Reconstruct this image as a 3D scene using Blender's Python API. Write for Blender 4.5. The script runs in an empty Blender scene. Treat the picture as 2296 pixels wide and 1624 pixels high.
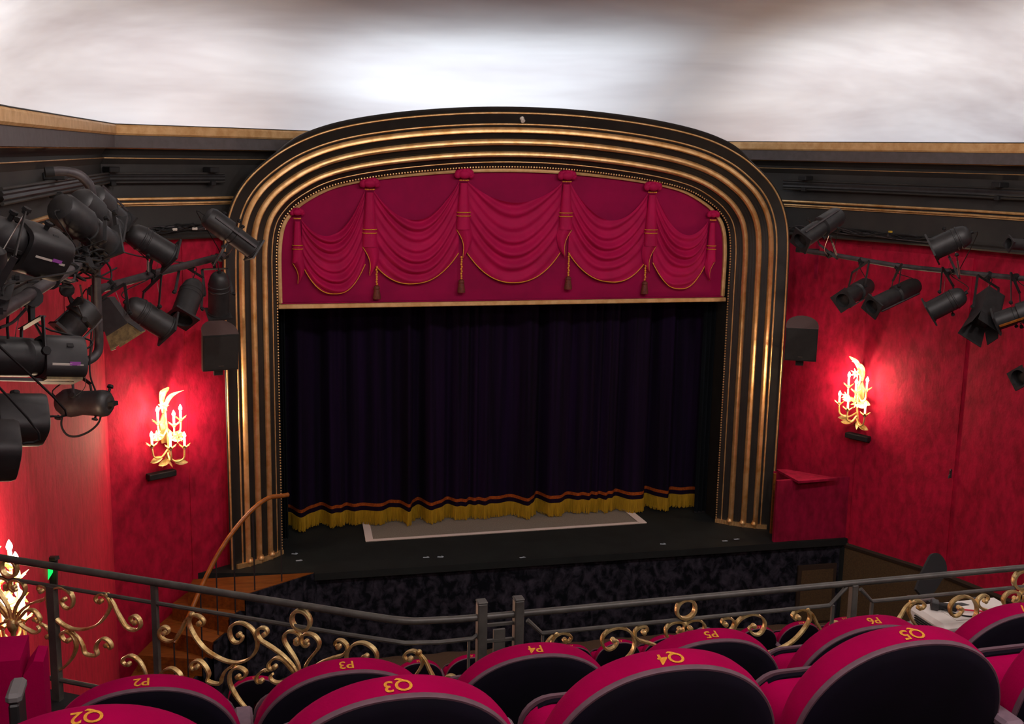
import bpy, math, random
from mathutils import Vector, Matrix
random.seed(7)
S = bpy.context.scene
COL = S.collection
PI = math.pi
V = Vector

# ------------------------------------------------------------------ camera, exposure, light
cam_d = bpy.data.cameras.new('camera')
cam_d.sensor_width = 36.0
cam_d.lens = 39.583
cam_d.clip_start = 0.05
cam = bpy.data.objects.new('camera', cam_d)
COL.objects.link(cam)
_r = V((0.9647, -0.2626, 0.0191)).normalized()
_d = V((-0.0297, -0.1803, -0.9832))
_d = (_d - _r * _d.dot(_r)).normalized()
_f = _r.cross(_d)
cam.matrix_world = Matrix(((_r.x, -_d.x, -_f.x, -3.855), (_r.y, -_d.y, -_f.y, -13.8947), (_r.z, -_d.z, -_f.z, 5.0482), (0, 0, 0, 1)))
S.camera = cam
vs = S.view_settings
vs.view_transform = 'Standard'
vs.look = 'None'
vs.exposure = 0.0
vs.gamma = 1.0
vs.use_curve_mapping = False
w = bpy.data.worlds.new('world')
S.world = w
w.use_nodes = True
w.node_tree.nodes['Background'].inputs[0].default_value = (0.02, 0.02, 0.022, 1)
w.node_tree.nodes['Background'].inputs[1].default_value = 0.0

COVE = 14.0        # watts per metre of cove strip hidden behind the cornice
FRONT_FILL = 95.0       # added fill over the stalls to brighten the arch; no fitting there
HOUSE = 39.0       # the auditorium downlights over the balcony
def area(name, loc, target, sx, sy, power, colr):
    l = bpy.data.lights.new(name, 'AREA')
    l.shape = 'RECTANGLE'; l.size = sx; l.size_y = sy; l.energy = power; l.color = colr
    o = bpy.data.objects.new(name, l); COL.objects.link(o)
    o.location = loc
    o.rotation_euler = (V(target) - V(loc)).to_track_quat('-Z', 'Y').to_euler()
    return o
# cove strips lie in the trough between the cornice lip and the foot of the vault, shining up
COVE_PTS = [((-5.55, -12.0), (-5.42, -7.0)), ((-5.40, -6.6), (-5.08, -1.2)), ((-4.75, -0.62), (-2.9, 0.45)), ((-2.3, 0.62), (2.4, 0.62)),
            ((3.7, 1.0), (5.1, -2.0)), ((5.3, -2.4), (6.15, -6.6)), ((6.25, -7.0), (6.3, -12.0)), ((-5.5, -12.4), (-5.55, -17.6)), ((-5.4, -17.9), (6.2, -17.9)), ((6.3, -12.4), (6.3, -17.6))]
for (a, b) in COVE_PTS:
    a = V((a[0], a[1], 5.19)); b = V((b[0], b[1], 5.19))
    L = (b - a).length
    l = bpy.data.lights.new('cove_strip', 'AREA')
    l.shape = 'RECTANGLE'; l.size = L; l.size_y = 0.06; l.energy = COVE * L; l.color = (0.86, 0.94, 1.0)
    o = bpy.data.objects.new('cove_strip', l); COL.objects.link(o)
    x = (b - a).normalized(); out_ = V((-x.y, x.x, 0))
    if out_.dot(V((0.3, -8.5, 5.19)) - a) > 0: out_ = -out_
    z = -(V((0, 0, 1)) * 0.55 + out_ * 0.84).normalized(); y = z.cross(x)      # tilted towards the foot of the vault
    o.matrix_world = Matrix(((x.x, y.x, z.x, (a.x + b.x) / 2), (x.y, y.y, z.y, (a.y + b.y) / 2), (x.z, y.z, z.z, 5.19), (0, 0, 0, 1)))
for (x, y) in ((-2.6, -8.0), (0.2, -8.4), (3.0, -8.0)):
    area('house_and_fill_light', (x, y, 7.3), (x * .7, y + 6.0, 3.6), 0.4, 0.4, FRONT_FILL, (1.0, 0.9, 0.86))  # unseen fill lamps added for the arch and pelmet
for (x, y) in ((-4.2, -13.4), (-2.2, -13.4), (-0.2, -13.4), (1.8, -13.4)):
    area('house_and_fill_light', (x, y, 7.0), (x + 0.2, y + 2.2, 3.6), 0.35, 0.35, HOUSE, (1.0, 0.86, 0.84))

# ------------------------------------------------------------------ helpers
def lin(h):
    h = h.lstrip('#')
    r = [int(h[i:i + 2], 16) / 255 for i in (0, 2, 4)]
    return tuple(c / 12.92 if c <= 0.04045 else ((c + 0.055) / 1.055) ** 2.4 for c in r) + (1,)

def mat(name, c=(0.5, 0.5, 0.5, 1), rough=0.6, metal=0.0, c2=None, nscale=6.0, ndetail=4.0, stretch=(1, 1, 1), lo=0.35, hi=0.65, bump=0.0, bscale=60.0,
        sheen=0.0, sheen_c=None, emit=None, estr=0.0, spec=0.5, coat=0.0, distort=0.0):
    m = bpy.data.materials.new(name); m.use_nodes = True
    nt = m.node_tree; N = nt.nodes; L = nt.links
    p = N['Principled BSDF']
    if isinstance(c, str): c = lin(c)
    if isinstance(c2, str): c2 = lin(c2)
    p.inputs['Base Color'].default_value = c
    p.inputs['Roughness'].default_value = rough
    p.inputs['Metallic'].default_value = metal
    p.inputs['Specular IOR Level'].default_value = spec
    if coat: p.inputs['Coat Weight'].default_value = coat
    if sheen:
        p.inputs['Sheen Weight'].default_value = sheen
        p.inputs['Sheen Roughness'].default_value = 0.4
        p.inputs['Sheen Tint'].default_value = sheen_c or c
    if emit:
        p.inputs['Emission Color'].default_value = lin(emit) if isinstance(emit, str) else emit
        p.inputs['Emission Strength'].default_value = estr
    tc = N.new('ShaderNodeTexCoord'); mp = N.new('ShaderNodeMapping')
    mp.inputs['Scale'].default_value = stretch
    L.new(tc.outputs['Object'], mp.inputs[0])
    if c2 is not None:
        n = N.new('ShaderNodeTexNoise'); n.inputs['Scale'].default_value = nscale; n.inputs['Detail'].default_value = ndetail; n.inputs['Roughness'].default_value = 0.6
        n.inputs['Distortion'].default_value = distort
        L.new(mp.outputs[0], n.inputs['Vector'])
        r = N.new('ShaderNodeValToRGB')
        r.color_ramp.elements[0].position = lo; r.color_ramp.elements[1].position = hi
        r.color_ramp.elements[0].color = c; r.color_ramp.elements[1].color = c2
        L.new(n.outputs['Fac'], r.inputs[0]); L.new(r.outputs[0], p.inputs['Base Color'])
        if sheen and sheen_c is None: L.new(r.outputs[0], p.inputs['Sheen Tint'])
    if bump:
        n2 = N.new('ShaderNodeTexNoise'); n2.inputs['Scale'].default_value = bscale; n2.inputs['Detail'].default_value = 3
        L.new(mp.outputs[0], n2.inputs['Vector'])
        b = N.new('ShaderNodeBump'); b.inputs['Strength'].default_value = bump; b.inputs['Distance'].default_value = 0.01
        L.new(n2.outputs['Fac'], b.inputs['Height']); L.new(b.outputs[0], p.inputs['Normal'])
    return m

M = {}
M['wall_velvet'] = mat('crushed_red_velvet', '#860424', 0.74, c2='#b20834', nscale=11, ndetail=9, stretch=(1, 1, 0.55), lo=0.34, hi=0.66, bump=0.25, bscale=45, sheen=0.36, sheen_c=lin('#ff4a5a'), distort=0.15, spec=0.26)
M['box_velvet'] = mat('dark_crimson_velvet', '#6e0524', 0.85, c2='#8f0a34', nscale=9, ndetail=7, stretch=(1, 1, 0.5), bump=0.2, sheen=0.2, spec=0.2)
M['seat_velvet'] = mat('seat_crimson_velvet', '#94003f', 0.85, c2='#a20046', nscale=5, sheen=0.15, sheen_c=lin('#d00070'), bump=0.1, bscale=220, spec=0.05)
M['swag_velvet'] = mat('pelmet_crimson_velvet', '#9a0040', 0.75, c2='#ac0048', nscale=3, sheen=0.3, sheen_c=lin('#ff3a78'), spec=0.25)
M['pelmet_back'] = mat('pelmet_ground', '#82003a', 0.8, c2='#900040', nscale=2, sheen=0.15, spec=0.2)
M['curtain'] = mat('aubergine_velvet', '#0d0615', 0.9, c2='#190a26', nscale=2.0, stretch=(6, 1, 0.15), sheen=0.08, spec=0.1)
M['leg_black'] = mat('black_drape', '#0a0d10', 0.9, c2='#10151a', nscale=3, stretch=(4, 1, 0.2), spec=0.1)
M['hem_dark'] = mat('hem_braid_dark', '#14061c', 0.9, spec=0.1)
M['hem_orange'] = mat('hem_braid_orange', '#9a4a10', 0.8, c2='#7a3008', nscale=40, spec=0.2)
M['fringe'] = mat('gold_fringe', '#b8921e', 0.7, c2='#94741a', nscale=60, stretch=(1, 1, 0.1), lo=0.3, hi=0.7, spec=0.3)
M['gold'] = mat('worn_gilding', '#ecc288', 0.38, 0.74, c2='#c68e48', nscale=8, ndetail=6, lo=0.4, hi=0.75, bump=0.15, bscale=30)
M['gold_scroll'] = mat('antique_gold_leaf', '#f4d898', 0.34, 0.74, c2='#ae7a2c', nscale=22, ndetail=5, lo=0.42, hi=0.72, bump=0.3, bscale=60)
M['gold_flat'] = mat('gold_paint', '#d8b07a', 0.5, 0.25, c2='#c0935a', nscale=9, ndetail=5, stretch=(1, 1, 1))
M['gold_thread'] = mat('gold_thread', '#e0a02c', 0.6, c2='#c07818', nscale=120)
M['sconce_gold'] = mat('pale_gold_leaf', '#e6c98a', 0.45, 0.5, c2='#c9a050', nscale=20)
M['arch_black'] = mat('black_gloss_moulding', '#1a1815', 0.45, c2='#24211c', nscale=5, spec=0.5)
M['frieze'] = mat('black_frieze_paint', '#23211f', 0.6, c2='#2b2926', nscale=4, spec=0.4)
M['fascia'] = mat('grey_black_fascia', '#4d4746', 0.7, c2='#565050', nscale=12)
M['stage'] = mat('black_stage_paint', '#0b0f0f', 0.75, c2='#141918', nscale=3, spec=0.35, bump=0.05)
M['stage_cloth'] = mat('black_crushed_velvet', '#0a0c12', 0.9, c2='#38353f', nscale=9, ndetail=8, stretch=(1, 1, 0.8), lo=0.42, hi=0.68, spec=0.1, distort=0.5)
M['wood'] = mat('brown_stair_wood', '#7c430e', 0.5, c2='#5c2f0a', nscale=4, stretch=(1, 12, 8), spec=0.4)
M['handrail'] = mat('oiled_handrail_wood', '#9c5c20', 0.4, c2='#7c4212', nscale=6, stretch=(1, 6, 1))
M['carpet'] = mat('speckled_brown_carpet', '#3a2c24', 0.95, c2='#7a6350', nscale=160, ndetail=2, lo=0.4, hi=0.7, spec=0.1)
M['rug'] = mat('grey_floor_cloth', '#6e675d', 0.95, c2='#8a8074', nscale=90, ndetail=2, spec=0.1)
M['tape'] = mat('white_cloth_tape', '#d8c8c0', 0.7)
M['ceil'] = mat('painted_vault_plaster', '#b6afb2', 0.9, c2='#d9d7da', nscale=0.55, ndetail=4, stretch=(0.3, 0.8, 2.4), lo=0.3, hi=0.66, spec=0.1, distort=0.25)
M['black'] = mat('black_lamp_paint', '#1e1e1f', 0.5, c2='#29292a', nscale=14, spec=0.5)
M['black_soft'] = mat('black_rubber', '#08080a', 0.75)
M['pipe'] = mat('dark_grey_steel_pipe', '#4d484a', 0.55, 0.3, c2='#3a3638', nscale=10)
M['rail'] = mat('dark_rail_paint', '#5a5852', 0.42, 0.2, c2='#474541', nscale=14, spec=0.6)
M['chrome'] = mat('worn_steel', '#b8b2aa', 0.3, 1.0)
M['lens'] = mat('lamp_lens', '#2a2826', 0.4, spec=0.4)
M['barn'] = mat('highlight_tan_barn_door', '#84744e', 0.55, 0.4, c2='#574c36', nscale=20)  # tan puts the bright highlights of black barn doors into the colour
M['white'] = mat('white_plastic', '#d6d0c8', 0.5, c2='#cbc3bb', nscale=9)
M['label'] = mat('paper_label', '#cfc9bd', 0.7)
M['pink'] = mat('violet_sticker', '#a050b0', 0.6)
M['yellow'] = mat('yellow_tape', '#b8952a', 0.6)
M['seat_back'] = mat('black_seat_back_cloth', '#07070c', 0.9, c2='#100a18', nscale=3, spec=0.1)
M['seat_edge'] = mat('mauve_seat_edge', '#674a55', 0.6, c2='#5a404b', nscale=30)
M['arm'] = mat('mauve_arm_pad', '#7a6470', 0.65, c2='#6e5a66', nscale=40)
M['speaker'] = mat('black_speaker_paint', '#1b1b18', 0.6, c2='#22221e', nscale=20)
M['speaker_top'] = mat('grey_speaker_top', '#5a4a48', 0.7)  # lighter grey than the cabinet
M['dado'] = mat('brown_woven_dado', '#4e3a1c', 0.8, c2='#3c2b14', nscale=60)
M['dado_dark'] = mat('dark_brown_trim', '#2a1c10', 0.7)
M['shelf'] = mat('grey_shelf_paint', '#6c6a6a', 0.6)
M['bulb'] = mat('glowing_bulb', '#fff4e0', 0.3, emit='#fff0d0', estr=14)
M['candle'] = mat('cream_candle_tube', '#e8dcc0', 0.5)
M['exit_green'] = mat('green_lit_sign', '#10c060', 0.4, emit='#12e860', estr=1.3)
M['red_cable'] = mat('red_cable', '#c01030', 0.5)
M['balcony_carpet'] = mat('patterned_dark_carpet', '#140c0a', 0.95, c2='#4a2a18', nscale=26, ndetail=3, lo=0.52, hi=0.6, distort=1.5)
M['tassel'] = mat('tassel_thread', '#6a2a14', 0.7, c2='#4e1a10', nscale=50)
M['speck'] = mat('pale_tape_mark', '#9aa6b0', 0.7)

ORG = {}
class MB:
    def __init__(s): s.v = []; s.f = []
    def add(s, vs, fs):
        n = len(s.v); s.v += [tuple(p) for p in vs]; s.f += [tuple(i + n for i in f) for f in fs]; return s
    def box(s, c, size, rot=None, bev=0.0):
        hx, hy, hz = size[0] / 2, size[1] / 2, size[2] / 2
        c = V(c); R = rot or Matrix.Identity(3)
        if bev <= 0:
            P = [V((x, y, z)) for x in (-hx, hx) for y in (-hy, hy) for z in (-hz, hz)]
            return s.add([c + R @ p for p in P], [(0, 1, 3, 2), (4, 6, 7, 5), (0, 4, 5, 1), (2, 3, 7, 6), (0, 2, 6, 4), (1, 5, 7, 3)])
        b = min(bev, hx * .9, hy * .9, hz * .9)
        P = []
        idx = {}
        for sx in (-1, 1):
            for sy in (-1, 1):
                for sz in (-1, 1):
                    for k in range(3):
                        q = [sx * (hx - b), sy * (hy - b), sz * (hz - b)]
                        q[k] = (sx * hx, sy * hy, sz * hz)[k]
                        idx[(sx, sy, sz, k)] = len(P); P.append(V(q))
        F = []
        for k in range(3):
            o = [i for i in range(3) if i != k]
            for sg in (-1, 1):
                q = []
                for (a, d) in ((-1, -1), (1, -1), (1, 1), (-1, 1)):
                    t = [0, 0, 0]; t[k] = sg; t[o[0]] = a; t[o[1]] = d
                    q.append(idx[(t[0], t[1], t[2], k)])
                F.append(q)
        for k in range(3):
            o = [i for i in range(3) if i != k]
            for a in (-1, 1):
                for d in (-1, 1):
                    q = []
                    for (e, kk) in ((-1, o[0]), (1, o[0]), (1, o[1]), (-1, o[1])):
                        t = [0, 0, 0]; t[k] = e; t[o[0]] = a; t[o[1]] = d
                        q.append(idx[(t[0], t[1], t[2], kk)])
                    F.append(q)
        for sx in (-1, 1):
            for sy in (-1, 1):
                for sz in (-1, 1):
                    F.append([idx[(sx, sy, sz, k)] for k in range(3)])
        return s.add([c + R @ p for p in P], F)
    def bar(s, a, b, wd, hd, up=(0, 0, 1), bev=0.0):
        a, b = V(a), V(b); x = (b - a); L = x.length; x.normalize(); up = V(up)
        y = up.cross(x)
        if y.length < 1e-4: y = V((0, 1, 0)).cross(x)
        y.normalize(); z = x.cross(y)
        return s.box((a + b) / 2, (L, wd, hd), Matrix((x, y, z)).transposed(), bev)
    def tube(s, pts, r, n=8, caps=True, closed=False):
        pts = [V(p) for p in pts]; m = len(pts)
        rs = r if isinstance(r, (list, tuple)) else [r] * m
        t0 = (pts[1] - pts[0]).normalized()
        nrm = t0.orthogonal().normalized()
        vs = []
        for i in range(m):
            a = pts[(i - 1) % m] if (closed or i > 0) else pts[i]
            b = pts[(i + 1) % m] if (closed or i < m - 1) else pts[i]
            t = (b - a).normalized()
            nrm = (nrm - t * nrm.dot(t))
            nrm = nrm.normalized() if nrm.length > 1e-6 else t.orthogonal().normalized()
            bi = t.cross(nrm)
            for k in range(n):
                an = 2 * PI * k / n
                vs.append(pts[i] + (nrm * math.cos(an) + bi * math.sin(an)) * rs[i])
        fs = []
        for i in range(m if closed else m - 1):
            j = (i + 1) % m
            for k in range(n):
                fs.append((i * n + k, i * n + (k + 1) % n, j * n + (k + 1) % n, j * n + k))
        if caps and not closed:
            fs.append(tuple(range(n - 1, -1, -1))); fs.append(tuple((m - 1) * n + k for k in range(n)))
        return s.add(vs, fs)
    def lathe(s, o, ax, prof, n=16, caps=True, side=None):
        o = V(o); ax = V(ax).normalized()
        u = (V(side) - ax * V(side).dot(ax)).normalized() if side else ax.orthogonal().normalized()
        w_ = ax.cross(u)
        vs = []
        for (t, r) in prof:
            for k in range(n):
                an = 2 * PI * (k + .5 * (n == 4)) / n
                vs.append(o + ax * t + (u * math.cos(an) + w_ * math.sin(an)) * r)
        fs = []
        for i in range(len(prof) - 1):
            for k in range(n):
                fs.append((i * n + k, i * n + (k + 1) % n, (i + 1) * n + (k + 1) % n, (i + 1) * n + k))
        if caps:
            fs.append(tuple(range(n - 1, -1, -1))); fs.append(tuple((len(prof) - 1) * n + k for k in range(n)))
        return s.add(vs, fs)
    def ball(s, c, r, n=10, m=6, sc=(1, 1, 1)):
        c = V(c); vs = [c + V((0, 0, -r * sc[2]))]; fs = []
        for i in range(1, m):
            th = PI * i / m - PI / 2
            for k in range(n):
                a = 2 * PI * k / n
                vs.append(c + V((math.cos(th) * math.cos(a) * r * sc[0], math.cos(th) * math.sin(a) * r * sc[1], math.sin(th) * r * sc[2])))
        vs.append(c + V((0, 0, r * sc[2])))
        for k in range(n): fs.append((0, 1 + (k + 1) % n, 1 + k))
        for i in range(m - 2):
            for k in range(n):
                a = 1 + i * n
                fs.append((a + k, a + (k + 1) % n, a + n + (k + 1) % n, a + n + k))
        for k in range(n): fs.append((1 + (m - 2) * n + k, 1 + (m - 2) * n + (k + 1) % n, len(vs) - 1))
        return s.add(vs, fs)
    def ribbon(s, pts, nrm, wd, th, wscale=None):
        # flat bar of width wd (along nrm) and thickness th following a path that lies in the plane normal to nrm
        pts = [V(p) for p in pts]; nrm = V(nrm).normalized(); m = len(pts); vs = []
        for i in range(m):
            t = (pts[min(i + 1, m - 1)] - pts[max(i - 1, 0)]).normalized()
            b = nrm.cross(t).normalized(); k = wscale[i] if wscale else 1.0
            for (a, c) in ((-.5, -.5), (-.5, .3), (-.3, .5), (.3, .5), (.5, .3), (.5, -.5)):
                vs.append(pts[i] + nrm * a * wd * k + b * c * th)
        fs = []
        for i in range(m - 1):
            for k in range(6):
                fs.append((i * 6 + k, i * 6 + (k + 1) % 6, i * 6 + 6 + (k + 1) % 6, i * 6 + 6 + k))
        fs.append((5, 4, 3, 2, 1, 0)); fs.append(tuple((m - 1) * 6 + k for k in range(6)))
        return s.add(vs, fs)
    def grid(s, rows, closed=False):
        n = len(rows[0]); vs = [p for r in rows for p in r]; fs = []
        for i in range(len(rows) - 1):
            for k in range(n if closed else n - 1):
                fs.append((i * n + k, i * n + (k + 1) % n, i * n + n + (k + 1) % n, i * n + n + k))
        return s.add(vs, fs)
    def prism(s, poly, d):
        # polygon (list of 3-d points) extruded by vector d
        d = V(d); n = len(poly); P = [V(p) for p in poly]
        return s.add(P + [p + d for p in P], [tuple(range(n - 1, -1, -1)), tuple(range(n, 2 * n))] + [(i, (i + 1) % n, n + (i + 1) % n, n + i) for i in range(n)])
    def build(s, name, m, parent=None, smooth=False, stuff=False, kind=None):
        me = bpy.data.meshes.new(name)
        o0 = ORG.get(parent, V((0, 0, 0))) if parent else V((0, 0, 0))
        me.from_pydata([tuple(V(p) - o0) for p in s.v], [], s.f)
        import bmesh
        bm = bmesh.new(); bm.from_mesh(me); bmesh.ops.recalc_face_normals(bm, faces=bm.faces); bm.to_mesh(me); bm.free()
        if smooth:
            me.polygons.foreach_set('use_smooth', [True] * len(me.polygons))
            try: me.set_sharp_from_angle(angle=math.radians(smooth if smooth is not True else 40))
            except Exception: pass
        me.materials.append(M[m] if isinstance(m, str) else m)
        o = bpy.data.objects.new(name, me); COL.objects.link(o)
        if parent: o.parent = parent
        ORG[o] = o0
        if stuff: o['kind'] = 'stuff'
        if kind: o['kind'] = kind
        return o

def empty(name, loc, label, cat, group=None):
    o = bpy.data.objects.new(name, None); COL.objects.link(o); o.location = loc; o.empty_display_size = 0.1
    o['label'] = label; o['category'] = cat
    if group: o['group'] = group
    ORG[o] = V(loc)
    return o

def cat_rom(pts, n=6, closed=False):
    P = [V(p) for p in pts]; m = len(P); out = []
    for i in range(m if closed else m - 1):
        p0 = P[(i - 1) % m] if (closed or i > 0) else P[i] * 2 - P[i + 1]
        p1 = P[i]; p2 = P[(i + 1) % m]
        p3 = P[(i + 2) % m] if (closed or i + 2 < m) else P[(i + 1) % m] * 2 - P[i]
        for k in range(n):
            t = k / n
            out.append(0.5 * ((2 * p1) + (p2 - p0) * t + (2 * p0 - 5 * p1 + 4 * p2 - p3) * t * t + (3 * p1 - p0 - 3 * p2 + p3) * t ** 3))
    if not closed: out.append(P[-1])
    return out

def copy_thing(src, loc, label):
    r = src.copy(); COL.objects.link(r); r.location = loc; r['label'] = label
    for ch in list(src.children):
        c = ch.copy(); COL.objects.link(c); c.parent = r
        for g in list(ch.children):
            d = g.copy(); COL.objects.link(d); d.parent = c
    return r

def text_pts(body, size):
    cu = bpy.data.curves.new('t', 'FONT'); cu.body = body; cu.size = size; cu.align_x = 'CENTER'; cu.align_y = 'CENTER'; cu.resolution_u = 4; cu.offset = 0.0007 if size > .042 else .0004
    to = bpy.data.objects.new('t', cu); COL.objects.link(to)
    dg = bpy.context.evaluated_depsgraph_get()
    me = bpy.data.meshes.new_from_object(to.evaluated_get(dg))
    vs = [tuple(v.co) for v in me.vertices]; fs = [tuple(p.vertices) for p in me.polygons]
    bpy.data.objects.remove(to); bpy.data.curves.remove(cu); bpy.data.meshes.remove(me)
    return vs, fs

# ------------------------------------------------------------------ the room
def offset_line(pl, d):
    # plan polyline moved d metres towards the room's middle, mitred
    C = V((0.3, -8.0)); P = [V(p) for p in pl]; nn = []
    for i in range(len(P) - 1):
        t = (P[i + 1] - P[i]).normalized(); n = V((t.y, -t.x))
        if n.dot(C - (P[i] + P[i + 1]) / 2) < 0: n = -n
        nn.append(n)
    out = []
    for i in range(len(P)):
        a = nn[max(i - 1, 0)]; b = nn[min(i, len(nn) - 1)]
        m = (a + b); m = m / m.dot(a) if m.length > 1e-6 else a
        out.append(P[i] + m * d)
    return out
def sweep(mb, pl, prof):
    rows = [offset_line(pl, o) for (o, z) in prof]
    mb.grid([[(p.x, p.y, prof[i][1]) for p in r] for i, r in enumerate(rows)])
    return mb

A0, A1, A2, A3 = (-3.6, -0.2), (-4.95, -1.0), (-5.25, -6.0), (-5.45, -18.0)
B0, B1, B2, B3 = (3.912, 0.217), (5.09, -2.31), (5.35, -3.3), (6.1, -18.0)

def wall(name, a, b, z0, z1, th=0.2):
    q = offset_line([a, b], -th)
    mb = MB().prism([(a[0], a[1], z0), (b[0], b[1], z0), (q[1].x, q[1].y, z0), (q[0].x, q[0].y, z0)], (0, 0, z1 - z0))
    return mb.build(name, 'wall_velvet', kind='structure')
def panels(parent, a, b, cuts, z0, z1, proud):
    a, b = V(a), V(b); cs = [0.0] + list(cuts) + [1.0]
    for i in range(len(cs) - 1):
        p = a.lerp(b, cs[i]); r = a.lerp(b, cs[i + 1])
        g = (r - p).normalized() * 0.001
        o1 = offset_line([p + g, r - g], 0.001); o2 = offset_line([p + g, r - g], proud[i % len(proud)])
        MB().prism([(o1[0].x, o1[0].y, z0), (o1[1].x, o1[1].y, z0), (o2[1].x, o2[1].y, z0), (o2[0].x, o2[0].y, z0)], (0, 0, z1[i] - z0 if isinstance(z1, list) else z1 - z0)).build('fabric_panel', 'wall_velvet', parent)

wl = wall('wall_left', A1, A2, -1.3, 4.6); panels(wl, A1, A2, (0.12, 0.36, 0.6, 0.82), -1.2, 4.04, (0.014,))
wl2 = wall('wall_left_rear', A2, A3, -1.3, 4.6)
wlf = wall('wall_left_front', A0, A1, -1.3, 4.6); panels(wlf, A0, A1, (0.37,), -1.2, 4.04, (0.02, 0.01))
wrf = wall('wall_right_front', B0, B1, -1.3, 4.6); panels(wrf, B0, B1, (0.50,), -0.12, [3.96, 3.92], (0.010, 0.03))
wr = wall('wall_right', B1, B2, -1.3, 4.6); panels(wr, B1, B2, (0.94,), -1.2, 3.96, (0.012, 0.018))
wr2 = wall('wall_right_rear', B2, B3, -1.3, 4.6)
wb = MB().box((0.3, -18.1, 2.0), (12.2, 0.2, 6.6)).build('wall_back', 'wall_velvet', kind='structure')
MB().box((0, 3.4, 2.2), (13, 0.2, 7)).build('wall_stage', 'leg_black', kind='structure')
# dado under the right-hand wall
dd = sweep(MB(), [B0, B1, B2], [(0.0, -0.12), (0.02, -0.12), (0.02, -1.2)]).build('dado_panel', 'dado', wrf)
sweep(MB(), [B0, B1, B2], [(0.0, -0.06), (0.035, -0.06), (0.045, -0.09), (0.035, -0.13), (0.0, -0.13)]).build('dado_rail', 'dado_dark', wrf)

# cornice and frieze: one run either side of the arch
LP = [(-2.2, 1.05), (-3.15, 0.27), A0, A1, A2, A3]
RP = [(3.106, 1.946), B0, B1, B2, B3]
for nm, pl in (('trim_1', LP), ('trim_2', RP)):
    t = sweep(MB(), pl, [(0.0, 4.03), (0.13, 4.03), (0.15, 4.05), (0.13, 4.075), (0.14, 4.10), (0.11, 4.13), (0.10, 4.16), (0.10, 4.40), (0.09, 4.52),
                         (0.075, 4.55), (0.075, 4.86), (0.10, 4.90), (0.11, 4.92), (0.09, 4.96), (0.13, 5.02), (0.15, 5.035), (0.0, 5.035)]).build(nm, 'frieze', smooth=30, kind='structure')
    sweep(MB(), pl, [(-0.05, 5.035), (0.235, 5.035), (0.235, 5.165), (-0.05, 5.165)]).build('fascia', 'fascia', t)
    g = sweep(MB(), pl, [(0.10, 5.166), (0.245, 5.166), (0.262, 5.185), (0.262, 5.255), (0.25, 5.275), (0.19, 5.275), (0.18, 5.17), (-1.6, 5.16)]).build('gilt_band', 'gold_flat', t, smooth=30)
    for z, o, r in ((4.487, 0.112, 0.017), (4.438, 0.115, 0.013), (4.415, 0.112, 0.006), (5.030, 0.152, 0.006), (4.925, 0.112, 0.005)):
        q = offset_line(pl, o)
        MB().tube([(p.x, p.y, z) for p in q], r, 8).build('gilt_bead', 'gold', t, smooth=True)
    sweep(MB(), pl, [(0.09, 5.276), (0.255, 5.276), (0.255, 5.284), (0.09, 5.284)]).build('lip', 'frieze', t)

# vault: springs behind the cornice and closes over the house
plan = [(-6.9, -19.0), (-6.9, -12.0), (-6.8, -6.3), (-6.5, -2.0), (-5.9, 0.3), (-4.5, 1.4), (-2.4, 2.0), (0, 2.2), (2.9, 2.35), (5.0, 1.9), (6.7, -.3), (7.3, -3.0), (7.6, -8.0), (7.6, -13.0), (7.6, -19.0)]
pl3 = cat_rom([(x, y, 0) for x, y in plan], 5)
cx, cy = 0.4, -9.5
rows = []
for i in range(25):
    a = PI / 2 * i / 24
    r = math.cos(a) ** (2 / 2.2); z = 5.10 + 2.6 * math.sin(a) ** (2 / 2.2)
    rows.append([(cx + (p.x - cx) * r, cy + (p.y - cy) * r, z) for p in pl3])
MB().grid(rows, closed=True).build('ceiling', 'ceil', smooth=180, kind='structure')

# stalls floor, balcony steps
fl = MB().box((0.3, -6.0, -1.25), (12.6, 12.0, 0.1)).build('floor', 'carpet', kind='structure')
for y0, y1, z in ((-10.44, -11.42, 2.8), (-11.42, -12.36, 3.2), (-12.36, -18.0, 3.6)):
    MB().box((0.3, (y0 + y1) / 2, z - 0.2), (11.4, y0 - y1, 0.4)).build('floor_balcony', 'balcony_carpet', kind='structure')

# ------------------------------------------------------------------ stage
st = empty('stage', (0.9, -0.4, -1.2), 'black painted stage floor with a crushed black velvet front below the arch', 'stage')
SF0, SF1 = V((-2.67, -0.77, 0)), V((4.45, -1.01, 0))
MB().prism([(-2.67, -0.77, 0), (4.47, -1.011, 0), (4.25, -0.52, 0), (3.2, 2.0, 0), (-3.2, 2.2, 0), (-3.65, -0.15, 0), (-4.12, -0.46, 0)], (0, 0, -0.09)).build('stage_deck', 'stage', st)
MB().bar(SF0 + V((0, -0.012, -0.045)), SF1 + V((0.02, -0.012, -0.045)), 0.03, 0.09).build('stage_edge', 'stage', st)
rows = []
for k in range(141):
    t = k / 140
    p = SF0.lerp(SF1, t); o = 0.014 * math.sin(t * 61) + 0.010 * math.sin(t * 137 + 1)
    rows.append([(p.x, p.y + 0.05 + o * min(1, (0.1 - z) * 1.2), z) for z in (-0.09, -0.4, -0.75, -1.2)])
MB().grid(rows).build('stage_front_cloth', 'stage_cloth', st, smooth=True)
MB().prism([(4.46, -1.0, -0.09), (4.27, -0.6, -0.09), (4.27, -0.6, -1.2), (4.46, -1.0, -1.2)], (-0.04, 0, 0)).build('stage_end', 'stage', st)
d0, d1 = SF0.lerp(SF1, 0.905), SF0.lerp(SF1, 0.985)
MB().bar(d0 + V((0, 0, -0.77)), d1 + V((0, 0, -0.77)), 0.03, 0.84).build('access_door', 'dado_dark', st)
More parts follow.
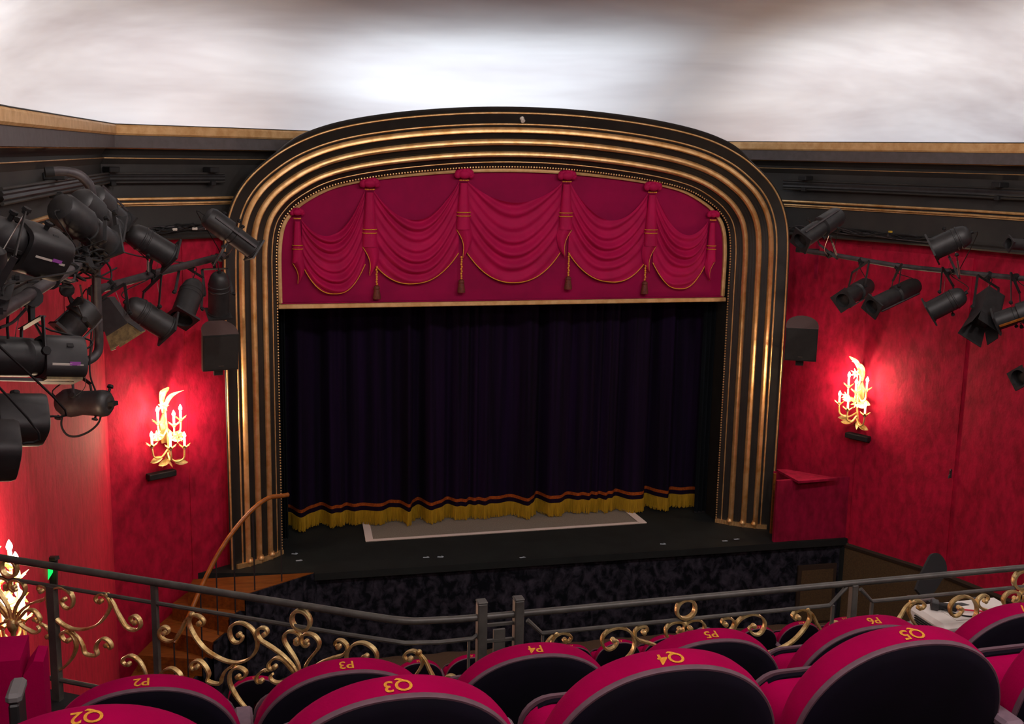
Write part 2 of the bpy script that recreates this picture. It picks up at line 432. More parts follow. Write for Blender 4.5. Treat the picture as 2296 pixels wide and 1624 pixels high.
MB().bar(d0 + V((0.05, -0.012, -0.79)), d1 + V((-0.05, -0.012, -0.79)), 0.02, 0.74).build('door_panel', 'dado', st)

# small tape marks left on the deck
for (x, y), lb in zip([(-1.251, -0.544), (-1.071, -0.567), (-0.057, -0.804), (1.902, -0.717), (2.956, -0.746), (2.769, -0.779), (-2.854, -0.064), (-2.819, -0.315)],
        ['pale blue tape mark on the stage left of centre', 'short pale tape mark right beside the blue one', 'bright white tape corner near the stage edge', 'curled grey tape scrap right of the floor cloth',
         'grey tape scrap before the right pillar', 'small tan tape scrap before the right pillar', 'pale tape mark beside the left pillar foot', 'small tape mark nearer the stage edge by the left pillar']):
    e = empty('tape_mark', (x, y, 0), lb, 'tape mark')
    a = random.uniform(-.5, .5)
    MB().box((x, y, 0.004), (0.07, 0.03, 0.003), Matrix.Rotation(a, 3, 'Z')).build('strip', 'speck', e)
    MB().box((x + 0.03, y + 0.005, 0.007), (0.03, 0.028, 0.003), Matrix.Rotation(a + .4, 3, 'Z') @ Matrix.Rotation(.3, 3, 'Y')).build('curled_end', 'speck', e)

# grey floor cloth with white tape round it
rg = empty('floor_cloth', (0, 0.5, 0), 'grey floor cloth edged with white tape lying under the curtain fringe', 'rug')
c0, c1, c2_, c3 = V((-1.913, 0.177, 0.004)), V((2.011, 0.118, 0.004)), V((1.99, 1.25, 0.004)), V((-1.83, 1.25, 0.004))
MB().prism([c0, c1, c2_, c3], (0, 0, 0.008)).build('cloth', 'rug', rg)
for a, b, wd, lf in ((c0, c1, 0.07, 0), (c0, c3, 0.10, .005), (c1, c2_, 0.11, .005)):
    t = (b - a).normalized(); n = V((-t.y, t.x, 0))
    if n.dot(V((0, 0.7, 0)) - a) < 0: n = -n
    u9 = V((0, 0, .009 + lf)); a = a + t * (.004 if lf else 0)
    MB().prism([a + u9, b + u9, b + n * wd + u9, a + n * wd + u9], (0, 0, 0.004)).build('tape_border', 'tape', rg)

# ------------------------------------------------------------------ proscenium arch
PAIRS = [((3, 0), (3.633, 0)), ((3, .8), (3.633, .8)), ((3, 1.6), (3.633, 1.6)), ((3, 2.5), (3.633, 2.5)), ((3, 3.3), (3.633, 3.3)), ((2.998, 3.82), (3.618, 3.92)), ((2.95, 4.13), (3.565, 4.27)),
         ((2.84, 4.31), (3.43, 4.58)), ((2.67, 4.455), (3.20, 4.84)), ((2.36, 4.615), (2.83, 5.10)), ((1.95, 4.715), (2.33, 5.30)), ((1.4, 4.795), (1.64, 5.435)), ((.7, 4.862), (.8, 5.52)), ((0, 4.885), (0, 5.545))]
half_i = [V((x, 0, z)) for (x, z), _ in PAIRS]; half_o = [V((x, 0, z)) for _, (x, z) in PAIRS]
IN = cat_rom(half_i + [V((-p.x, 0, p.z)) for p in reversed(half_i[:-1])], 7)
OUT = cat_rom(half_o + [V((-p.x, 0, p.z)) for p in reversed(half_o[:-1])], 7)
def arch_pt(i, wv, lift):
    a, b = IN[i], OUT[i]; e = (b - a); L = e.length; e = e.normalized()
    p = a + e * (L * wv) + V((0, -0.45 * wv, 0))
    n = (e * -0.45 + V((0, -L, 0))).normalized()
    return p + n * lift
ar = empty('proscenium_arch', (0, -0.2, 0), 'black proscenium arch with rows of gilded ribs framing the dark curtain', 'arch')
def body_h(x):
    h = 0.045 * math.sin(PI * min(max(x, 0), 1)) 
    for c in (0.27, 0.50, 0.70): h += 0.0
    h += 0.0025 * math.cos(x * 2 * PI * 22) * (1 if x < .78 else 0)
    return h
ws = [k / 66 for k in range(67)]
rows = []
for i in range(len(IN)):
    r = [arch_pt(i, x, body_h(x)) for x in ws]
    k = min(1, max(0, (OUT[i].z - 4.95) / .25)); k = k * k * (3 - 2 * k)      # the outer lip only stands proud above the cornice
    m1, m2 = 1.015 + .045 * k, 1.02 + .07 * k
    r += [arch_pt(i, m1, 0.0), arch_pt(i, m2, -0.012), arch_pt(i, m2, -0.012) + V((0, .10, 0)), arch_pt(i, m2 - .02, 0) + V((0, .42, 0))]
    rows.append(r)
MB().grid(rows).build('dark_moulding', 'arch_black', ar, smooth=50)
for c, hw, hh in ((0.28, .050, .050), (0.51, .052, .052), (0.715, .046, .050), (0.11, .013, .016), (0.81, .015, .016), (0.99, .016, .020)):
    rows = []
    for i in range(len(IN)):
        r = []
        for k in range(9):
            an = PI * k / 8
            x = c - math.cos(an) * hw
            rip = 1.0 + (0.10 * math.cos(4 * an) if hw > .03 else 0)
            r.append(arch_pt(i, x, body_h(c) - 0.006 + hh * math.sin(an) * rip))
        rows.append(r)
    MB().grid(rows).build('gilt_rib', 'gold', ar, smooth=60)
# string of gilt beads round the inner edge
mb = MB(); acc = 0.0; last = arch_pt(0, 0.01, 0.0)
for i in range(len(IN) - 1):
    a = arch_pt(i, 0.012, 0.008); b = arch_pt(i + 1, 0.012, 0.008); L = (b - a).length
    while acc < L:
        mb.ball(a.lerp(b, acc / L), 0.0125, 6, 4); acc += 0.036
    acc -= L
mb.build('bead_string', 'gold', ar, smooth=True, stuff=True)
for sg in (-1, 1):
    i = 0 if sg > 0 else len(IN) - 1
    prof = [(x, body_h(x) + .012) for x in ws]
    pts = [arch_pt(i, x, h + .02) for x, h in prof if x < .93]
    back = [arch_pt(i, .92, -.05), arch_pt(i, 0.02, -.05)]
    MB().prism([(p.x, p.y, 0.0) for p in pts + back], (0, 0, 0.055)).build('plinth', 'gold', ar)
    for c in (0.27, 0.50, 0.70):
        p = arch_pt(i, c, body_h(c) + .022)
        MB().lathe((p.x, p.y, 0.05), (0, 0, 1), [(0, .045), (.02, .045), (.035, .034), (.05, .032)], 12).build('rib_foot', 'gold', ar, smooth=True)
# reveal behind the bead
rows = []
for i in range(len(IN)):
    p = IN[i]; rows.append([(p.x * 1.0, 0.0, p.z), (p.x * 1.012, 0.03, p.z + 0.004), (p.x * 1.012, 0.45, p.z + 0.004)])
MB().grid(rows).build('reveal', 'arch_black', ar, smooth=50)

# painted-wood pelmet with its draped swags
pe = empty('pelmet', (0, 0.06, 3.15), 'crimson pelmet of draped swags and tassels filling the top of the arch', 'pelmet')
poly = [(p.x * .995, 0.10, p.z - .005) for p in IN if p.z > 3.2]
poly = [(2.985, .10, 3.16)] + poly + [(-2.985, .10, 3.16)]
MB().prism(poly, (0, 0.03, 0)).build('backing_board', 'pelmet_back', pe)
rows = []
for p in [V((2.985, 0, 3.19))] + [V((p.x, 0, p.z)) for p in IN if p.z > 3.2] + [V((-2.985, 0, 3.19))]:
    c = V((0, 0, 3.4)); d = (c - p); d.y = 0
    if p.z < 3.9: d = V((-p.x, 0, 0))
    d.normalize()
    q = p + d * 0.062; p2 = p + d * 0.016
    rows.append([(p2.x, .085, p2.z), (p2.x, .055, p2.z), ((p2.x + q.x) / 2, .045, (p2.z + q.z) / 2), (q.x, .055, q.z), (q.x, .09, q.z)])
MB().grid(rows).build('gilt_border', 'gold_flat', pe, smooth=50)
MB().box((0, 0.06, 3.155), (5.98, 0.09, 0.055), bev=.008).build('gilt_batten', 'gold_flat', pe)
MB().box((0, 0.07, 3.193), (5.9, 0.05, 0.012)).build('dark_fillet', 'pelmet_back', pe)

ROS = [(-2.745, 4.285), (-1.862, 4.642), (-0.676, 4.768), (0.676, 4.768), (1.862, 4.642), (2.745, 4.285)]
TAIL = [3.69, 3.885, 4.10, 4.10, 3.885, 3.67]          # lower end of each hanging tail
TOPS = [4.04, 4.22, 4.44, 4.22, 4.05]                     # lowest point of each swag's top edge
HEM = [3.305, 3.425, 3.419, 3.416, 3.31]
JOIN = [3.66, 3.665, 3.80, 3.80, 3.66, 3.655]
def swag(i):
    x0, z0 = ROS[i]; x1, z1 = ROS[i + 1]
    x0 += 0.055; x1 -= 0.055; z0 -= .07; z1 -= .07
    j0, j1 = JOIN[i], JOIN[i + 1]
    nu, nv = 40, 60
    rows = []
    for b in range(nv + 1):
        v = b / nv
        s0 = z0 + (j0 - z0) * v ** 1.5; s1 = z1 + (j1 - z1) * v ** 1.5
        mid = TOPS[i] + (HEM[i] - TOPS[i]) * v
        r = []
        for a in range(nu + 1):
            u = a / nu
            lin_ = s0 + (s1 - s0) * u
            sag = ((s0 + s1) / 2 - mid)
            k = 1 - abs(2 * u - 1) ** (2.0 + .35 * v)
            z = lin_ - sag * k
            env = math.sin(PI * u) ** .8
            ph = v * 6.0 + .25 * math.sin(PI * u * 2 + i)
            fr = ph - math.floor(ph)
            fold = (fr / .62 if fr < .62 else (1 - fr) / .38)          # soft sawtooth: cloth rolls over and drops back
            fold = fold * fold * (3 - 2 * fold)
            y = 0.085 - (0.06 + .03 * math.sin(v * 9 + i)) * env * fold - 0.03 * env - 0.012
            inset = .05 * (1 - v) * 0
            r.append((x0 + (x1 - x0) * u, y, z))
        rows.append(r)
    sw = MB().grid(rows).build('swag', 'swag_velvet', pe, smooth=180)
    MB().tube([(p[0], p[1] - .004, p[2]) for p in rows[-1]], 0.006, 6).build('hem_cord', 'gold_thread', sw, smooth=True)
for i in range(5): swag(i)
for i, (x, z) in enumerate(ROS):
    e = 0.72 if i in (0, 5) else 1.0
    sg = 1 if i < 3 else -1
    zb = TAIL[i]
    # tail: a rolled tube of cloth that widens downwards and folds out at the foot
    rows = []
    for b in range(15):
        t = b / 14; zz = z - .09 + (zb - z + .09) * t; rr = (.048 + .046 * t) * e
        rows.append([(x + rr * math.cos(2 * PI * k / 16), .045 - .8 * rr * math.sin(2 * PI * k / 16) * (1 + .1 * math.cos(5 * 2 * PI * k / 16)), zz) for k in range(16)])
    tl = MB().grid(rows, closed=True).build('tail', 'swag_velvet', pe, smooth=60)
    band = zb + .17
    for zz in (band, band + .045):
        rr = .088 * e
        MB().tube([(x + rr * math.cos(2 * PI * k / 16), .045 - .85 * rr * math.sin(2 * PI * k / 16), zz) for k in range(16)], .005, 5, closed=True).build('gold_band', 'gold_thread', tl, smooth=True)
    # folded-out foot of the tail
    rows = []
    for b in range(9):
        t = b / 8
        hw = .09 * e * (1 - t) ** .7
        zz = zb + .03 * (1 - t) - .36 * e * t
        sh = sg * .055 * math.sin(t * PI) * e
        rows.append([(x + sh + hw * c, .05 - .07 * math.sin((c + 1) * PI / 2) * (1 - .5 * t), zz + .03 * c * sg * (1 - t)) for c in [-1 + k / 4 for k in range(9)]])
    MB().grid(rows).build('tail_fold', 'swag_velvet', tl, smooth=180)
    MB().tube([rows[b][0 if sg > 0 else 8] for b in range(9)], .006, 5).build('fold_cord', 'gold_thread', tl, smooth=True)
    # gathered rosette
    ro = MB()
    for k in range(7):
        a = PI * k / 6
        ro.ball((x + .085 * e * math.cos(a), .03 - .012 * math.sin(a * 2), z + .012 + .045 * e * math.sin(a)), .045 * e, 10, 6, (1, .9, 1.05))
    ro.ball((x, .02, z + .02), .075 * e, 12, 8, (1.1, .7, .75))
    ro.build('rosette', 'swag_velvet', pe, smooth=180)
    nk = MB()
    for k in range(9):
        a = PI * (k + .5) / 9
        nk.ball((x + .055 * e * math.cos(a), .045 - .05 * math.sin(a), z - .055), .009, 6, 4)
    nk.build('neck_cord', 'gold_thread', pe, smooth=True)
for (x, zt, zb) in ((-1.78, 3.63, 3.235), (-0.70, 3.75, 3.30), (0.728, 3.78, 3.325), (1.80, 3.62, 3.25)):
    ta = MB()
    zz = zt
    while zz > zb + .17:
        ta.ball((x + .004 * math.sin(zz * 120), .03, zz), .013, 6, 4, (1, 1, 1.3)); zz -= .03
    ts = ta.build('tassel_cord', 'gold_thread', pe, smooth=True)
    MB().lathe((x, .03, zb + .17), (0, 0, -1), [(0, .012), (.012, .034), (.04, .04), (.05, .032), (.06, .036), (.15, .05), (.17, .048)], 12).build('tassel_head', 'tassel', ts, smooth=40)

# ------------------------------------------------------------------ house curtain
cu = empty('stage_curtain', (0, 0.75, 0), 'dark aubergine velvet stage curtain with orange braid and gold fringe along its hem', 'curtain')
X0, X1, NX = -2.93, 3.03, 420
PH = []
random.seed(11); acc = 0
ks = []
for k in range(60): ks.append(random.uniform(.55, 1.6))
def pleat(x, z):
    s = (x - X0) / (X1 - X0)
    ph = s * 2 * PI * 14 + 1.2 * math.sin(s * 17) + .8 * math.sin(s * 41 + 1)
    amp = .15 * (0.55 + .45 * math.sin(s * 23 + .7))
    y = 0.90 - 0.28 * s + amp * math.sin(ph) + .03 * math.sin(ph * 2.3 + 1)
    top = max(0, (z - .5) / 3.0)
    return y * 1.0 - amp * .35 * math.sin(ph) * top
def band(z0, z1, nz, off, nm, m, parent, sm=True):
    rows = []
    for j in range(nz + 1):
        z = z0 + (z1 - z0) * j / nz
        rows.append([(X0 + (X1 - X0) * k / NX, pleat(X0 + (X1 - X0) * k / NX, z) - off, z) for k in range(NX + 1)])
    return MB().grid(rows).build(nm, m, parent, smooth=180)
band(.20, 3.6, 8, 0, 'curtain_cloth', 'curtain', cu)
band(.285, .33, 1, .008, 'orange_braid', 'hem_orange', cu)
band(.215, .285, 1, .006, 'dark_braid', 'hem_dark', cu)
mb = MB(); random.seed(5)
nst = 1050
for k in range(nst):
    x = X0 + (X1 - X0) * (k + .5) / nst
    wv = .0042; y = pleat(x, .2) - .014; ln = random.uniform(.185, .205)
    clump = .010 * math.sin(x * 37) + random.uniform(-.004, .004)
    dy = random.uniform(-.008, .004)
    gx = clump + .012 * math.sin(x * 91)
    p = [(x - wv, y, .225), (x + wv, y, .225), (x, y - .005, .225), (x - wv + gx, y + dy, .225 - ln), (x + wv + gx, y + dy, .225 - ln), (x + gx, y + dy - .006, .225 - ln)]
    mb.add(p, [(0, 2, 5, 3), (2, 1, 4, 5), (1, 0, 3, 4)])
mb.build('fringe', 'fringe', cu, stuff=True)
band(.05, .222, 2, -.004, 'fringe_backing', 'fringe', cu)
for sg, x0, x1, yy in ((-1, -3.02, -2.88, .50), (1, 2.86, 3.12, .42)):
    lg = empty('masking_leg', ((x0 + x1) / 2, yy, 0), 'narrow black masking drape hanging beside the %s end of the dark curtain' % ('left' if sg < 0 else 'right'), 'drape')
    rows = []
    for j in range(5):
        z = .02 + 3.5 * j / 4
        rows.append([(x0 + (x1 - x0) * k / 24, yy + .03 * math.sin(k * 1.1), z) for k in range(25)])
    MB().grid(rows).build('drape_cloth', 'leg_black', lg, smooth=180)
    MB().bar((x0, yy, .015), (x1, yy, .015), .03, .02).build('hem_weight', 'black_soft', lg)

# ------------------------------------------------------------------ stair, side box, speakers, sconces
sr = empty('stage_stair', (-3.9, -1.2, -1.2), 'brown wooden stair winding down from the left end of the stage, with curved wooden handrail', 'stairs')
TREADS = [(0.0, [(-4.087, -0.679, 0.000), (-2.674, -0.767, 0.000), (-3.515, -1.285, 0.000), (-4.145, -0.980, 0.000)]),
          (-0.2, [(-4.171, -0.580, -0.200), (-3.473, -1.111, -0.200), (-3.703, -1.416, -0.200), (-4.328, -0.879, -0.200)]),
          (-0.4, [(-4.330, -0.663, -0.400), (-3.695, -1.279, -0.400), (-3.887, -1.618, -0.400), (-4.518, -1.068, -0.400)]),
          (-0.6, [(-4.523, -0.860, -0.600), (-3.871, -1.356, -0.600), (-4.009, -1.609, -0.600), (-4.708, -1.332, -0.600)]),
          (-0.8, [(-4.716, -1.132, -0.800), (-4.000, -1.367, -0.800), (-4.121, -1.659, -0.800), (-4.813, -1.565, -0.800)]),
          (-1.0, [(-4.808, -1.376, -1.000), (-4.104, -1.484, -1.000), (-4.245, -1.777, -1.000), (-4.915, -1.778, -1.000)])]
for i, (z, q4) in enumerate(TREADS):
    pts = [V((p[0], p[1], z + (.004 if i == 0 else 0))) for p in q4]
    # planks of the tread, split across its depth
    for k in range(2):
        a, b = k / 2, (k + 1) / 2 - .006
        L0, L1_ = pts[0].lerp(pts[3], a), pts[0].lerp(pts[3], b)
        R0, R1_ = pts[1].lerp(pts[2], a), pts[1].lerp(pts[2], b)
        MB().prism([L0, R0, R1_, L1_], (0, 0, -.035)).build('tread_plank', 'wood', sr)
    nz = TREADS[i + 1][0] if i < 5 else -1.2
    MB().prism([pts[3] + V((0, 0, -.036)), pts[2] + V((0, 0, -.036)), V((pts[2].x, pts[2].y, nz)), V((pts[3].x, pts[3].y, nz))], (0.0, .02, 0)).build('riser', 'wood', sr)
mb = MB()
for i, (z, q4) in enumerate(TREADS):
    a, b = V((q4[1][0], q4[1][1], z)), V((q4[2][0], q4[2][1], z))
    mb.prism([a + V((.012, 0, 0)), b + V((.012, 0, 0)), V((b.x + .012, b.y, -1.2)), V((a.x + .012, a.y, -1.2))], (.02, 0, 0))
mb.build('stringer', 'stage_cloth', sr)
HR = [(-2.975, -0.900, 1.045), (-3.072, -0.970, 1.056), (-3.210, -1.050, 1.067), (-3.394, -1.180, 0.986), (-3.621, -1.300, 0.775), (-3.821, -1.420, 0.516), (-3.999, -1.550, 0.211), (-4.155, -1.720, -0.082), (-4.290, -1.860, -0.257)]
MB().tube(cat_rom(HR, 5), 0.026, 10).build('handrail', 'handrail', sr, smooth=True)
for k, zz in ((1, 0), (3, 0), (4, -.2), (5, -.4), (6, -.6), (7, -.8), (8, -1.0)):
    p = HR[k]
    b = MB().tube([(p[0], p[1], zz), (p[0], p[1], p[2] - .01)], .0085, 6)
    b.build('baluster', 'black', sr)

bx = empty('side_box', (3.8, -0.8, 0), 'open topped crimson velvet box at the right end of the stage', 'box')
BX = [(3.338, -0.930, 0.853), (4.346, -0.960, 0.852)]
x0, x1, zt = BX[0][0], BX[1][0], (BX[0][2] + BX[1][2]) / 2
def boxwall(a, b, z0, z1, th, nm):
    a, b = V((a[0], a[1], 0)), V((b[0], b[1], 0)); t = (b - a).normalized(); n = V((-t.y, t.x, 0))
    MB().prism([a + V((0, 0, z0)), b + V((0, 0, z0)), b + n * th + V((0, 0, z0)), a + n * th + V((0, 0, z0))], (0, 0, z1 - z0)).build(nm, 'box_velvet', bx)
boxwall((x0 + .06, -.955), (x1 + .26, -.99), 0.0, zt, .05, 'front_panel')
SH = [(p[0], p[1]) for p in [(3.608, -0.578), (3.747, -0.606), (4.216, -1.141), (3.614, -1.168)]]
MB().prism([(x, y + .05, zt - .0) for x, y in SH], (0, 0, .03)).build('top_shelf', 'box_velvet', bx)
boxwall((SH[0][0], SH[0][1] + .12), (SH[0][0] + .35, SH[0][1] - .05), 0, zt - .02, .02, 'back_panel')
MB().box((x0 + .2, -.62, zt / 2), (.03, .03, zt)).build('post', 'wood', bx)

def speaker(name, c, face, label, wd, ht, reach):
    c = V(c); f = V(face).normalized(); r = f.cross(V((0, 0, 1))).normalized(); u = r.cross(f)
    e = empty(name, c, label, 'speaker')
    def P(x, y, z): return c + r * x + f * y + u * z
    plan_ = [(-wd / 2, 0), (wd / 2, 0), (wd / 2, -.06)] + [(wd * .5 * math.cos(a), -.06 - .20 * math.sin(a)) for a in [PI * k / 10 for k in range(1, 10)]] + [(-wd / 2, -.06)]
    tz = lambda y: ht / 2 - .10 * (1 + y / .26)          # the lid slopes up towards the back
    nb = len(plan_); mb = MB(); mb.add([P(x, y, -ht / 2) for x, y in plan_] + [P(x, y, tz(y)) for x, y in plan_], [tuple(range(nb)), tuple(range(nb, 2 * nb))] + [(i, (i + 1) % nb, nb + (i + 1) % nb, nb + i) for i in range(nb)])
    mb.build('cabinet', 'speaker', e, smooth=30)
    mb = MB(); mb.add([P(x * 1.01, y * 1.01, tz(y) + .001) for x, y in plan_] + [P(x * 1.01, y * 1.01, tz(y) + .012) for x, y in plan_], [tuple(range(nb)), tuple(range(nb, 2 * nb))] + [(i, (i + 1) % nb, nb + (i + 1) % nb, nb + i) for i in range(nb)])
    mb.build('top_panel', 'speaker_top', e)
    MB().prism([P(-wd / 2 + .015, .0, -ht / 2 + .015), P(wd / 2 - .015, .0, -ht / 2 + .015), P(wd / 2 - .015, .0, ht / 2 - .115), P(-wd / 2 + .015, .0, ht / 2 - .115)], f * .012).build('grille', 'speaker', e)
    MB().prism([P(-.03, .013, -ht / 2 + .05), P(.03, .013, -ht / 2 + .05), P(.03, .013, -ht / 2 + .062), P(-.03, .013, -ht / 2 + .062)], f * .004).build('badge', 'chrome', e)
    b = MB(); b.bar(P(0, -.13, -ht / 2), P(0, -.13, -ht / 2 - .09), .10, .05, up=f); b.bar(P(0, -.13, -ht / 2 - .06), P(0, -reach, -ht / 2 - .06), .05, .03); b.build('wall_bracket', 'black', e)
    return e
speaker('loudspeaker', (-3.696, -0.915, 2.817), (.22, -1, -.12), 'black loudspeaker with a grey top beside the left pillar', .40, .52, .80)
speaker('loudspeaker', (3.517, -1.125, 2.757), (-.52, -1, -.10), 'black loudspeaker with a grey top beside the right pillar', .40, .53, 1.25)

def leaf(mb, base, dirv, nrm, L, wd, curl=0.3, n=6):
    base = V(base); d = V(dirv).normalized(); nrm = V(nrm).normalized(); s = d.cross(nrm).normalized(); rows = []
    for k in range(n + 1):
        t = k / n; w_ = wd * math.sin(PI * min(1, .12 + t * .88)) ** .8 * (1 if k < n else .05)
        p = base + d * (L * t) + nrm * (curl * L * t * t)
        rows.append([p - s * w_ / 2, p - nrm * w_ * .18, p + s * w_ / 2])
    mb.grid(rows)
    mb.grid([[V(q) - nrm * .003 for q in r] for r in rows])

def sconce(c, n, label, power, curl=1.0):
    # c: wall point at the foot of the fitting, n: wall normal
    c = V(c); n = V(n).normalized(); t = V((0, 0, 1)).cross(n).normalized(); z = V((0, 0, 1))
    e = empty('wall_sconce', c, label, 'wall lamp')
    def P(x, o, h): return c + t * x + n * o + z * h
    MB().prism([P(-.035, 0, .2), P(.035, 0, .2), P(.045, 0, .45), P(0, 0, .55), P(-.045, 0, .45)], n * .02).build('backplate', 'sconce_gold', e)
    MB().tube(cat_rom([P(0, .03, .0), P(.01, .09, .12), P(0, .10, .3), P(-.005, .08, .5), P(0, .06, .62)], 5), [.014] * 21, 8).build('stem', 'sconce_gold', e, smooth=True)
    lf = MB()
    for (sx, cl, L, wd) in ((-.03, .22, .40, .12), (.03, .34, .36, .12)):
        rows = []
        for k in range(11):
            q = k / 10; w_ = wd * (.25 + 1.0 * q ** 1.2) * (1 - max(0, q - .82) * 4.5)
            o = .06 + cl * curl * q ** 2.6; p0 = P(sx * (.4 + q * 1.6), o, .56 + L * (q - .14 * q ** 3))
            rows.append([p0 + t * w_ * a / 2 * .9 + n * (-.03 * (1 - abs(a)) - .02 * a * a) for a in (-1, -.5, 0, .5, 1)])
        lf.grid(rows); lf.grid([[q_ - n * .004 for q_ in r] for r in rows])
    lf.build('leaf_plume', 'sconce_gold', e, smooth=180)
    ft = MB()
    for a in range(5):
        an = 2 * PI * a / 5
        leaf(ft, P(0, .06, .03), t * math.cos(an) + n * math.sin(an) * .6 - z * .8, z, .12, .04, -.1)
    ft.build('foot_leaves', 'sconce_gold', e, smooth=180)
    for k, (x, o, h0, h1) in enumerate(((-.13, .13, .47, .63), (.15, .14, .47, .61), (.03, .20, .43, .57), (-.23, .16, .22, .36), (-.045, .24, .18, .34), (.17, .17, .14, .29))):
        hs = h0 - .10
        ar_ = MB().tube(cat_rom([P(0, .09, hs + .02), P(x * .45, .09 + (o - .09) * .5, hs - .05), P(x * .9, o, hs - .02), P(x, o, h0 - .02)], 5), .011, 6)
        am = ar_.build('arm', 'sconce_gold', e, smooth=True)
        lm = MB(); leaf(lm, P(x * .4, .09 + (o - .09) * .5, hs - .05), t * (1 if x > 0 else -1) + z * -.25, n + z * .3, .16, .07, .12); leaf(lm, P(x * .55, .1, hs - .045), t * (1 if x > 0 else -1) - z * .7 + n * .4, n, .10, .035, .1)
        lm.build('arm_leaf', 'sconce_gold', am, smooth=180)
        cp = MB()
        for a in range(6):
            an = 2 * PI * a / 6
            leaf(cp, P(x, o, h0 - .02), t * math.cos(an) * .7 + n * math.sin(an) * .7 + z, t * math.cos(an) + n * math.sin(an), .085, .035, .35, 4)
        cp.build('leaf_cup', 'sconce_gold', am, smooth=180)
        MB().lathe(P(x, o, h0 - .01), z, [(0, .014), (h1 - h0 - .02, .014), (h1 - h0 - .015, .009)], 10).build('candle_tube', 'candle', e, smooth=40)
        MB().lathe(P(x, o, h1 - .03), z, [(0, .007), (.015, .017), (.03, .021), (.05, .016), (.07, .006), (.078, .001)], 10).build('flame_bulb', 'bulb', e, smooth=True)
        l = bpy.data.lights.new('sconce_flame', 'POINT'); l.energy = power; l.color = (1.0, .74, .5); l.shadow_soft_size = .03
        lo = bpy.data.objects.new('sconce_flame', l); COL.objects.link(lo); lo.location = P(x, o + .045, h1 + .0)
    for (x, o, h, s_) in ((-.05, .10, .66, 1), (-.15, .13, .34, .9), (.06, .22, .30, 1)):
        fl_ = MB().ball(P(x, o, h), .014 * s_, 8, 6)
        for a in range(7):
            an = 2 * PI * a / 7
            leaf(fl_, P(x, o, h), t * math.cos(an) + z * math.sin(an) + n * .25, n, .075 * s_, .025, .1, 4)
        fl_.build('gilt_flower', 'sconce_gold', e, smooth=180)
    return e
NL = V((.5098, -.8603, 0)); NRr = V((-.906, -.4225, 0))
SC_L = (-4.374, -0.659, 1.490); SC_R = (4.513, -1.073, 1.636)
sconce(V(SC_L) + NL * .02, NL, 'glowing gilt candle sconce with leaf plume on the red wall left of the stage', 10.0)
sconce(V(SC_R) + NRr * .03, NRr, 'glowing gilt candle sconce with leaf plume on the red wall right of the stage', 9.0)
NL2 = V((.9982, -.06, 0))
SC_3 = (-5.283, -6.542, 1.894)
sconce(V(SC_3) + NL2 * .02, NL2, 'glowing gilt candle sconce low on the side wall behind the balcony rail end', 9.5, .12)
def ledge(c, n, label):
    c = V(c); n = V(n); t = V((0, 0, 1)).cross(n).normalized()
    e = empty('wall_ledge', c, label, 'ledge')
    R = Matrix((t, n, V((0, 0, 1)))).transposed()
    MB().box(c + n * .05, (.34, .10, .07), R, .008).build('ledge_block', 'black_soft', e)
    MB().box(c + n * .008 - V((0, 0, .045)), (.30, .016, .03), R).build('fixing_rail', 'black_soft', e)
ledge(V((-4.433, -0.694, 1.332)) + NL * .02, NL, 'short black wall ledge below the sconce left of the stage')
ledge(V((4.520, -1.088, 1.445)) + NRr * .03, NRr, 'short black wall ledge below the sconce right of the stage')

# small fittings on the walls
ex = empty('exit_sign', (-5.121, -4.690, 1.682), 'green lit emergency exit sign in a black housing on the side wall', 'exit sign')
XP = [V(p) for p in [(-5.213, -4.409, 1.672), (-5.080, -4.544, 1.711), (-5.088, -4.593, 1.440), (-5.221, -4.459, 1.399)]]
MB().prism(XP, V((.0, .10, 0))).build('housing', 'black_soft', ex)
XG = [V(p) for p in [(-5.156, -4.536, 1.699), (-5.107, -4.568, 1.707), (-5.109, -4.581, 1.640), (-5.153, -4.562, 1.568)]]
MB().prism(XG, V((.0, .02, 0))).build('lit_panel', 'exit_green', ex)
MB().bar(XP[0] + V((-.05, .05, .02)), XP[1] + V((.0, .05, .02)), .05, .03).build('mount', 'black', ex)
hk = empty('wall_hook', (5.046, -2.287, 1.238), 'small dark wall hook on the right hand wall near the corner', 'hook')
p = V((5.046, -2.287, 1.238))
MB().box(p + NRr * .006, (.03, .02, .11), bev=.004).build('plate', 'black', hk); MB().ball(p + NRr * .02 + V((0, 0, .045)), .008, 6, 4).build('screw', 'chrome', hk); MB().tube([p + NRr * .01, p + NRr * .04 - V((0, 0, .02)), p + NRr * .05 - V((0, 0, .055))], .007, 6).build('peg', 'black', hk)
sp = empty('ceiling_sprinkler', (-0.083, -0.400, 5.495), 'small pale sprinkler head on a dark rose at the crown of the arch', 'sprinkler')
p = V((-0.073, -0.360, 5.512))
MB().lathe(p, (0, -1, -.35), [(0, .055), (.012, .055), (.022, .03), (.04, .02)], 12).build('rose', 'arch_black', sp, smooth=40)
MB().lathe(p + V((0, -.03, -.012)), (.12, -1, -.9), [(0, .02), (.03, .018), (.032, .028), (.045, .028), (.05, .018), (.075, .018), (.08, .028), (.09, .026)], 10).build('head', 'label', sp, smooth=40)

